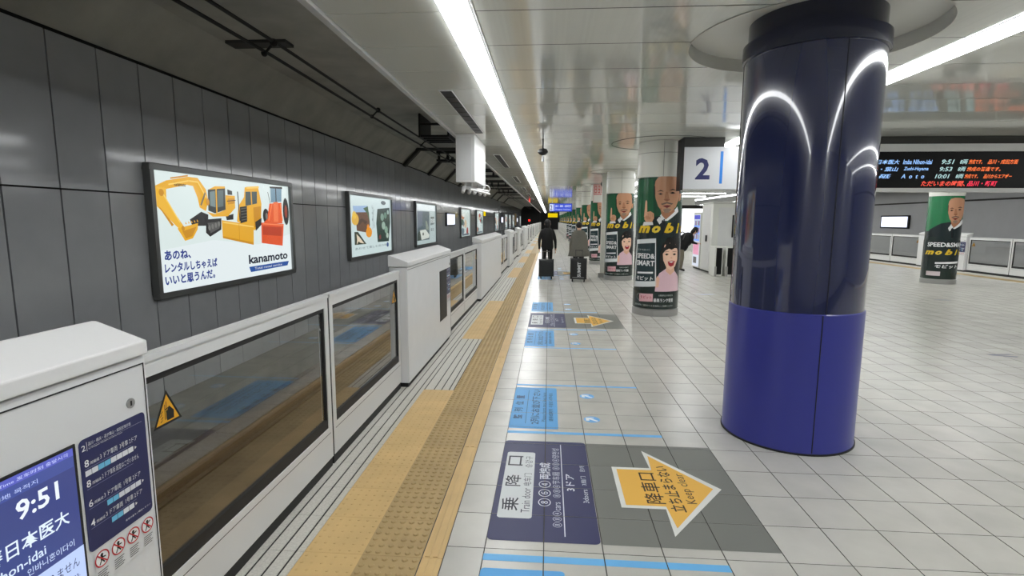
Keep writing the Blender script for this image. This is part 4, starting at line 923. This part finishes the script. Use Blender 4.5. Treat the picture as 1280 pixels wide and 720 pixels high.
# ================================================================== overhead line over the track
t = thing('overhead_line', 'pair of black overhead wires clamped together above the track', 'wire', (0, 0, 0))
for nm, x, z in (('contact_wire', -3.18, 3.50), ('messenger_wire', -3.065, 3.60)):
    MB().tube([(x, y, z - 0.03 * math.sin(PI * ((y + 4) % 10) / 10)) for y in range(-4, 91, 2)], 0.019, n=6).build(nm, 'cable_black', t)
for y in (5.85, 9.4, 13.0, 16.6, 20.2, 24.0, 28.0):
    MB().cyl((-3.18, y, 3.47), (-3.065, y, 3.585), 0.014).ball((-3.065, y, 3.585), 0.045, 8, 6).ball((-3.18, y, 3.475), 0.035, 8, 6).build('dropper', 'cable_black', t)
for k, y in enumerate((7.3, 18.6, 25.8, 33.0, 41.0)):
    t = thing('line_support', 'dark steel bracket carrying the overhead wires from the tunnel roof' if k else 'low dark shadow plate on the tunnel roof nearest the platform camera side', 'bracket', (-3.1 if k else -3.9, y, 4.07), group='overhead line brackets' if k else None)
    if k: t['label'] = 'dark steel bracket carrying the overhead wires from the tunnel roof'
    else: t['label'] = 'flat dark plate standing in for an insulator shadow above the first wire clamp'
    if k == 0:
        MB().box(-0.55, 0.3, -0.12, 0.12, -0.04, 0.0).build('roof_shadow_plate', 'concrete_dark', t); continue  # dark plate drawn in place of the insulator's shadow on the roof
    MB().box(-0.9, 0.9, -0.05, 0.05, -0.10, 0.0).build('roof_beam', 'black_metal', t)
    MB().box(-0.85, -0.77, -0.04, 0.04, -0.34, -0.1).box(0.77, 0.85, -0.04, 0.04, -0.34, -0.1).build('drop_arm', 'black_metal', t)
    MB().box(-0.9, 0.9, -0.03, 0.03, -0.36, -0.30).build('cross_bar', 'black_metal', t)
    for q in (-0.5, -0.1, 0.35): MB().lathe([(0.05, -0.32), (0.05, -0.28), (0.08, -0.25), (0.05, -0.22), (0.04, -0.10)], (q, 0, 0), n=10).build('insulator', 'cable_black', t)
t = thing('roof_cable_rack', 'black slatted cable rack on the tunnel roof before the white housing', 'cable rack', (-2.95, 12.0, 3.52))
for q in range(4): MB().box(0, 0.62, 0.03 + 0.3 * q, 0.09 + 0.3 * q, 0.0, 0.05).build('rung', 'black_metal', t)
MB().box(-0.04, 0.0, 0, 1.1, 0, 0.52).box(0.62, 0.66, 0, 1.1, 0, 0.52).box(0, 0.62, 0, 0.05, 0.26, 0.31).build('rack_frame', 'black_metal', t)

# ================================================================== mid-platform fittings
t = thing('control_booth', 'white metal booth with a tall grey door beside the vending machine', 'booth', (5.15, 16.95, 0))
MB().box(0, 2.3, 0, 1.15, 0.05, 2.20).build('body', 'booth_white', t, bevel=0.01); MB().box(0.03, 2.27, 0.03, 1.12, 0, 0.05).build('plinth', 'gasket', t)
MB().box(-0.03, 2.33, -0.03, 1.18, 2.20, 2.26).build('cornice', 'far_white', t)
d = MB().box(0.18, 0.98, -0.012, 0, 0.08, 2.08).build('door', 'white_paint', t); MB().box(0.60, 0.65, -0.025, -0.012, 1.15, 1.85).build('door_window', 'gasket', d)
MB().box(-0.012, 0, 0.2, 0.95, 0.1, 2.1).build('side_panel', 'white_lid', t); MB().box(-0.03, -0.012, 0.45, 0.60, 1.0, 1.2).build('latch', 'gasket', t)
MB().box(1.15, 2.1, -0.012, 0, 0.08, 2.08).build('front_panel', 'white_lid', t)
t = thing('vending_machine', 'tall white vending machine with blue lit shelves beyond the booth', 'vending machine', (5.13, 18.16, 0))
MB().box(0, 0.8, 0, 0.86, 0.06, 1.95).build('body', 'booth_white', t, bevel=0.012); MB().box(0.04, 0.76, 0.04, 0.82, 0, 0.06).build('plinth', 'gasket', t)
P = Print(0.001); P.rect(0.06, 1.04, 0.1, 1.88, (206, 214, 230)); P.rect(0.1, 1.0, 1.72, 1.86, (60, 70, 200)); P.rect(0.1, 1.0, 0.98, 1.68, (150, 170, 214), up=0)
for r in range(3):
    P.rect(0.1, 1.0, 0.98 + 0.235 * r, 1.03 + 0.235 * r, (110, 160, 255), up=1 if r == 0 else 0)
    for q in range(8): P.rect(0.12 + 0.11 * q, 0.19 + 0.11 * q, 1.04 + 0.235 * r, 1.19 + 0.235 * r, [(190, 60, 70), (60, 130, 90), (230, 230, 230), (60, 80, 170)][(q + r) % 4], up=0)
P.rect(0.1, 1.0, 0.5, 0.92, (226, 150, 180), up=0); P.rect(0.2, 0.7, 0.2, 0.42, (60, 60, 64), up=0)
P.build('lit_front', 'ink_lit', lambda u, v, l: (-0.002 - l, 0.86 - u * 0.78, v), t)
t = thing('lit_poster_case', 'large glowing white poster case behind the bending traveller', 'lightbox', (5.38, 22.0, 0))
MB().box(0, 1.25, 0, 0.25, 0.85, 2.3).build('case', 'far_dark', t); MB().box(0.06, 1.19, -0.01, 0, 1.0, 2.16).build('lit_face', 'lightbox_white', t); MB().box(0.1, 0.2, 0.05, 0.2, 0, 0.85).build('leg', 'far_dark', t); MB().box(1.05, 1.15, 0.05, 0.2, 0, 0.85).build('leg', 'far_dark', t)
for k, x in enumerate((5.0, 5.33)):
    t = thing('gate_pedestal', ('white gate pedestal with a black inset, at the corner of the white booth' if k == 0 else 'white gate pedestal with a black inset, between its twin and the blue pillar'), 'gate', (x, 16.05, 0))
    MB().box(0, 0.24, 0, 0.55, 0.0, 0.90).build('body', 'booth_white', t, bevel=0.015); MB().box(0.04, 0.205, -0.012, 0, 0.06, 0.86).build('black_inset', 'board_black', t); MB().box(0.0, 0.06, -0.03, -0.012, 0.0, 0.30).build('kick_plate', 'steel', t)
t = thing('stair_railing', 'white railing with posts far down the platform between the pillars', 'railing', (1.40, 44.0, 0))
for q in range(9):
    MB().cyl((0, 4 * q, 0), (0, 4 * q, 1.35), 0.06, n=10).build('post', 'far_white', t)
for z in (0.45, 0.9, 1.3): MB().cyl((0, 0, z), (0, 32, z), 0.035, n=8).build('rail', 'far_white', t)
struct(MB().box(4.6, 8.1, 30, 60, 0, 2.99).build('wall_core', 'far_white'))
for k, y in enumerate((24.0, 27.0)):
    t = thing('cross_light', 'short cross light under the ceiling beyond the white booth', 'light', (4.2, y, CEIL - 0.13), group='short cross lights'); MB().box(0, 3.6, 0, 0.2, 0.0, 0.02).build('tube', 'led', t); MB().box(0, 3.6, -0.02, 0.22, 0.02, 0.128).build('housing', 'white_paint', t)

# ================================================================== people and luggage
def skin_body(J, E, Rr):
    me = bpy.data.meshes.new('sk'); names = list(J); ix = {n: i for i, n in enumerate(names)}
    me.from_pydata([J[n] for n in names], [(ix[a], ix[b]) for a, b in E], [])
    o = bpy.data.objects.new('sk', me); COL.objects.link(o)
    o.modifiers.new('s', 'SKIN'); s = o.modifiers.new('d', 'SUBSURF'); s.levels = 2; s.render_levels = 2
    for n, d in zip(names, me.skin_vertices[0].data):
        d.radius = Rr[n] if isinstance(Rr[n], tuple) else (Rr[n], Rr[n]); d.use_root = n == 'pelvis'
    bpy.context.view_layer.update()
    ev = o.evaluated_get(bpy.context.evaluated_depsgraph_get()); m2 = bpy.data.meshes.new_from_object(ev)
    v = [tuple(a.co) for a in m2.vertices]; f = [tuple(p.vertices) for p in m2.polygons]
    bpy.data.objects.remove(o); return v, f
ED = [('pelvis', 'belly'), ('belly', 'chest'), ('chest', 'neck0'), ('neck0', 'neck1'), ('neck1', 'head0'), ('head0', 'head1')]
for s_ in 'LR': ED += [('chest', 'sh' + s_), ('sh' + s_, 'el' + s_), ('el' + s_, 'wr' + s_), ('wr' + s_, 'pa' + s_), ('pelvis', 'hi' + s_), ('hi' + s_, 'kn' + s_), ('kn' + s_, 'an' + s_), ('an' + s_, 'to' + s_)]
RAD = {'pelvis': (0.135, 0.115), 'belly': (0.13, 0.11), 'chest': (0.15, 0.115), 'neck0': (0.075, 0.075), 'neck1': 0.052, 'head0': (0.075, 0.088), 'head1': (0.078, 0.09)}
for s_ in 'LR': RAD.update({'sh' + s_: 0.066, 'el' + s_: 0.050, 'wr' + s_: 0.032, 'pa' + s_: (0.020, 0.036), 'hi' + s_: 0.095, 'kn' + s_: 0.064, 'an' + s_: 0.045, 'to' + s_: (0.044, 0.032)})
def person(label, loc, rz, J, region, mats, height, hair, group=None):
    k = height / 1.70; J = dict(J); fwd = Vector(J.pop('fwd', (0, 1, 0)))
    J = {n: tuple(c * k for c in p) for n, p in J.items()}; Rr = {n: (tuple(q * k for q in r) if isinstance(r, tuple) else r * k) for n, r in RAD.items()}
    v, f = skin_body(J, ED, Rr); mb = MB(); mb.add(v, f)
    # fingers, nose, ears, eyes, mouth grow from the same surface
    for s_ in 'LR':
        pa = Vector(J['pa' + s_]); d = (pa - Vector(J['wr' + s_])).normalized(); side = Vector((0, 1, 0)) if abs(d.y) < 0.8 else Vector((0, 0, 1)); side = (side - d * side.dot(d)).normalized(); nrm = d.cross(side)
        for q, (off, ln) in enumerate(((-0.027, 0.062), (-0.009, 0.075), (0.009, 0.072), (0.026, 0.058))):
            p0 = pa + side * off * k + d * 0.012; p1 = p0 + d * ln * 0.55 * k + nrm * 0.006; p2 = p1 + d * ln * 0.45 * k + nrm * 0.02 * (1 if s_ == 'L' else -1)
            mb.cyl(p0, p1, 0.0095 * k, 0.0085 * k, n=6); mb.cyl(p1, p2, 0.0085 * k, 0.006 * k, n=6)
        p0 = pa + side * 0.025 * k - d * 0.02; mb.cyl(p0, p0 + side * 0.03 * k + d * 0.03 * k, 0.011 * k, 0.009 * k, n=6); mb.cyl(p0 + side * 0.03 * k + d * 0.03 * k, p0 + side * 0.03 * k + d * 0.06 * k, 0.009 * k, 0.007 * k, n=6)
    h0 = Vector(J['head0']); h1 = Vector(J['head1']); up = (h1 - h0).normalized(); fw = (fwd - up * fwd.dot(up)).normalized(); rt = fw.cross(up)
    hc = (h0 + h1) / 2
    mb.cyl(hc + fw * 0.085 * k + up * 0.02 * k, hc + fw * 0.115 * k - up * 0.025 * k, 0.008 * k, 0.016 * k, n=6)
    for sg in (-1, 1):
        mb.ball(hc + rt * sg * 0.083 * k - up * 0.01 * k, (0.012 * k, 0.022 * k, 0.032 * k), 8, 6)
        mb.ball(hc + fw * 0.088 * k + rt * sg * 0.032 * k + up * 0.02 * k, 0.012 * k, 8, 6, 3)
    mb.ball(hc + fw * 0.088 * k - up * 0.055 * k, (0.026 * k, 0.012 * k, 0.008 * k), 8, 6, 4)
    t = thing('person', label, 'person', loc, rz, group)
    for i, fc in enumerate(mb.f):
        if mb.m[i] == 0:
            c = Vector((0, 0, 0))
            for q in fc: c += Vector(mb.v[q])
            mb.m[i] = region(c / len(fc) / k)
    me = bpy.data.meshes.new('body'); me.from_pydata(mb.v, [], mb.f)
    for m in mats: me.materials.append(MATS[m])
    me.polygons.foreach_set('material_index', mb.m); me.polygons.foreach_set('use_smooth', [True] * len(me.polygons)); me.update()
    link('body', me, t)
    hb = MB(); rot = Matrix((rt, fw, up)).transposed()
    hb.ball(hc + up * 0.035 * k - fw * 0.022 * k, (0.094 * k, 0.102 * k, 0.105 * k), 16, 10, 0, rot)
    if hair == 'long': hb.ball(hc - up * 0.03 * k - fw * 0.05 * k, (0.09 * k, 0.07 * k, 0.12 * k), 14, 8, 0, rot)
    hb.build('hair', 'hair_black', t, smooth=True)
    return t, k
STAND = {'pelvis': (0, 0, 0.93), 'belly': (0, 0, 1.08), 'chest': (0, -0.01, 1.28), 'neck0': (0, -0.01, 1.42), 'neck1': (0, 0.0, 1.48), 'head0': (0, 0.02, 1.55), 'head1': (0, 0.02, 1.63)}
for s_, g in (('L', -1), ('R', 1)): STAND.update({'sh' + s_: (0.165 * g, -0.01, 1.365), 'el' + s_: (0.235 * g, -0.03, 1.09), 'wr' + s_: (0.25 * g, 0.01, 0.85), 'pa' + s_: (0.25 * g, 0.02, 0.79), 'hi' + s_: (0.085 * g, 0, 0.88), 'kn' + s_: (0.095 * g, 0.02, 0.49), 'an' + s_: (0.10 * g, -0.02, 0.09), 'to' + s_: (0.115 * g, 0.13, 0.045)})
def region_std(c):
    if c.z > 1.475: return 2
    if abs(c.x) > 0.175 and c.z < 0.85: return 2
    if c.z < 0.10: return 3
    if c.z < 0.93 and abs(c.x) < 0.18: return 1
    return 0
t, k = person('traveller in black jacket and trousers seen from behind with a dark suitcase', (-0.04, 15.32, 0), 0.06, dict(STAND, shL=(-0.17, 0, 1.36), elL=(-0.245, -0.07, 1.10), wrL=(-0.24, -0.10, 0.87), paL=(-0.235, -0.105, 0.81)), region_std, ['cloth_black', 'cloth_trouser', 'skin', 'shoe', 'hair_black'], 1.66, 'long')
MB().lathe([(0.17, 0.82), (0.185, 0.9), (0.17, 1.06), (0.185, 1.25), (0.15, 1.37), (0.085, 1.44)], n=24).build('jacket', 'cloth_black', t, smooth=True)
t, k = person('traveller in a flared grey coat seen from behind with a lettered suitcase', (0.84, 14.72, 0), -0.05, STAND, region_std, ['cloth_grey', 'cloth_trouser', 'skin', 'shoe', 'hair_black'], 1.60, 'short')
cb = MB(); N = 28; prof = [(0.30, 0.20, 0.66), (0.275, 0.185, 0.78), (0.235, 0.165, 0.95), (0.205, 0.15, 1.08), (0.215, 0.15, 1.22), (0.19, 0.13, 1.32), (0.10, 0.09, 1.39)]
vs_ = []; fs_ = []
for j, (rx, ry, z) in enumerate(prof):
    for i in range(N):
        a = 2 * PI * i / N; wv = 1 + (0.06 * math.cos(7 * a) if z < 0.9 else 0); vs_.append((rx * math.cos(a) * wv, ry * math.sin(a) * wv, z))
for j in range(len(prof) - 1):
    for i in range(N): fs_.append((j * N + i, j * N + (i + 1) % N, (j + 1) * N + (i + 1) % N, (j + 1) * N + i))
cb.add(vs_, fs_).build('coat', 'cloth_grey', t, smooth=True)
BEND = {'pelvis': (-0.02, 0, 0.90), 'belly': (0.06, 0, 1.03), 'chest': (0.20, 0, 1.18), 'neck0': (0.30, 0, 1.27), 'neck1': (0.345, 0, 1.30), 'head0': (0.40, 0, 1.33), 'head1': (0.45, 0, 1.39), 'fwd': (0.9, 0, -0.5)}
for s_, g in (('L', 1), ('R', -1)): BEND.update({'sh' + s_: (0.24, 0.16 * g, 1.24), 'el' + s_: (0.30, 0.22 * g, 1.0), 'wr' + s_: (0.46, 0.16 * g, 0.95), 'pa' + s_: (0.52, 0.14 * g, 0.95), 'hi' + s_: (-0.02, 0.085 * g, 0.86), 'kn' + s_: (0.02, 0.10 * g, 0.48), 'an' + s_: (-0.02, 0.10 * g, 0.09), 'to' + s_: (0.12, 0.12 * g, 0.045)})
def region_bend(c):
    if c.x > 0.34 and c.z > 1.2: return 2
    if c.x > 0.47: return 2
    if c.z < 0.10: return 3
    if c.z < 0.86: return 1
    return 0
t, k = person('person in black jacket and khaki trousers bending beside the first poster pillar', (4.36, 17.5, 0), 0.0, BEND, region_bend, ['cloth_black', 'cloth_khaki', 'skin', 'shoe', 'hair_black'], 1.66, 'long')
cb = MB().ball((0.12, 0, 1.03), (0.22, 0.23, 0.30), 16, 10, 0, Matrix.Rotation(0.75, 3, 'Y')).ball((0.02, 0, 0.86), (0.20, 0.20, 0.22), 16, 10); cb.build('jacket', 'cloth_black', t, smooth=True)
bag = thing('backpack', 'grey backpack on the back of the bending person', 'backpack', (4.22, 17.46, 0.03)); MB().ball((-0.14, -0.06, 1.08), (0.13, 0.15, 0.24), 14, 10, 0, Matrix.Rotation(0.55, 3, 'Y')).build('pack', 'bag_grey', bag, smooth=True)
MB().tube([(-0.02, -0.16, 1.2), (0.1, -0.17, 1.28), (0.2, -0.15, 1.22), (0.12, -0.17, 1.02)], 0.016).build('strap', 'bag_grey', bag)

def suitcase(label, loc, rz, w_, h_, d_, m, tilt, text=None):
    t = thing('suitcase', label, 'suitcase', loc, rz); t.rotation_euler = (tilt, 0, rz)
    MB().box(-w_ / 2, w_ / 2, -d_ / 2, d_ / 2, 0.07, h_).build('shell', m, t, smooth=True, bevel=0.05, segs=3)
    b = MB()
    for q in range(5): b.box(-w_ / 2 + 0.07 + q * (w_ - 0.14) / 4 - 0.006, -w_ / 2 + 0.07 + q * (w_ - 0.14) / 4 + 0.006, -d_ / 2 - 0.004, -d_ / 2 + 0.004, 0.13, h_ - 0.07)
    if not text: b.build('rib', m, t)
    MB().box(-w_ / 2 - 0.004, w_ / 2 + 0.004, -0.012, 0.012, 0.065, h_ + 0.004).build('zip_band', 'rubber', t)
    for x in (-w_ / 2 + 0.06, w_ / 2 - 0.06):
        for y in (-d_ / 2 + 0.05, d_ / 2 - 0.05): MB().cyl((x - 0.014, y, 0.035), (x + 0.014, y, 0.035), 0.035, n=14).cyl((x, y, 0.035), (x, y, 0.09), 0.012).build('wheel', 'rubber', t)
    MB().cyl((-0.09, d_ / 2 - 0.03, h_ - 0.02), (-0.09, d_ / 2 - 0.03, h_ + 0.2), 0.009).cyl((0.09, d_ / 2 - 0.03, h_ - 0.02), (0.09, d_ / 2 - 0.03, h_ + 0.2), 0.009).cyl((-0.11, d_ / 2 - 0.03, h_ + 0.21), (0.11, d_ / 2 - 0.03, h_ + 0.21), 0.015).build('pull_handle', 'bag_grey', t)
    MB().tube([(-0.08, 0, h_), (-0.06, 0, h_ + 0.035), (0.06, 0, h_ + 0.035), (0.08, 0, h_)], 0.012).build('carry_handle', 'rubber', t)
    if text:
        P = Print(0.0005); P.text(text, 0.14, h_ - 0.1, -0.045, 0.09, (196, 198, 200), 0.03); P.build('lettering', 'ink_label', lambda u, v, l: (0.02 - v, -d_ / 2 - 0.001 - l, u), t)
        P = Print(0.0005); P.rect(-w_ / 2 + 0.06, w_ / 2 - 0.06, 0.115, 0.135, (120, 122, 124)); P.build('trim_band', 'ink_label', lambda u, v, l: (u, -d_ / 2 - 0.001 - l, v), t)
suitcase('dark ribbed suitcase standing behind the traveller in black', (-0.06, 14.80, 0), 0.05, 0.42, 0.56, 0.24, 'case_dark', 0.0)
suitcase('black suitcase with white upright lettering behind the grey coat', (0.82, 14.20, 0), -0.10, 0.44, 0.64, 0.26, 'case_black', 0.0, 'SUMMIT')
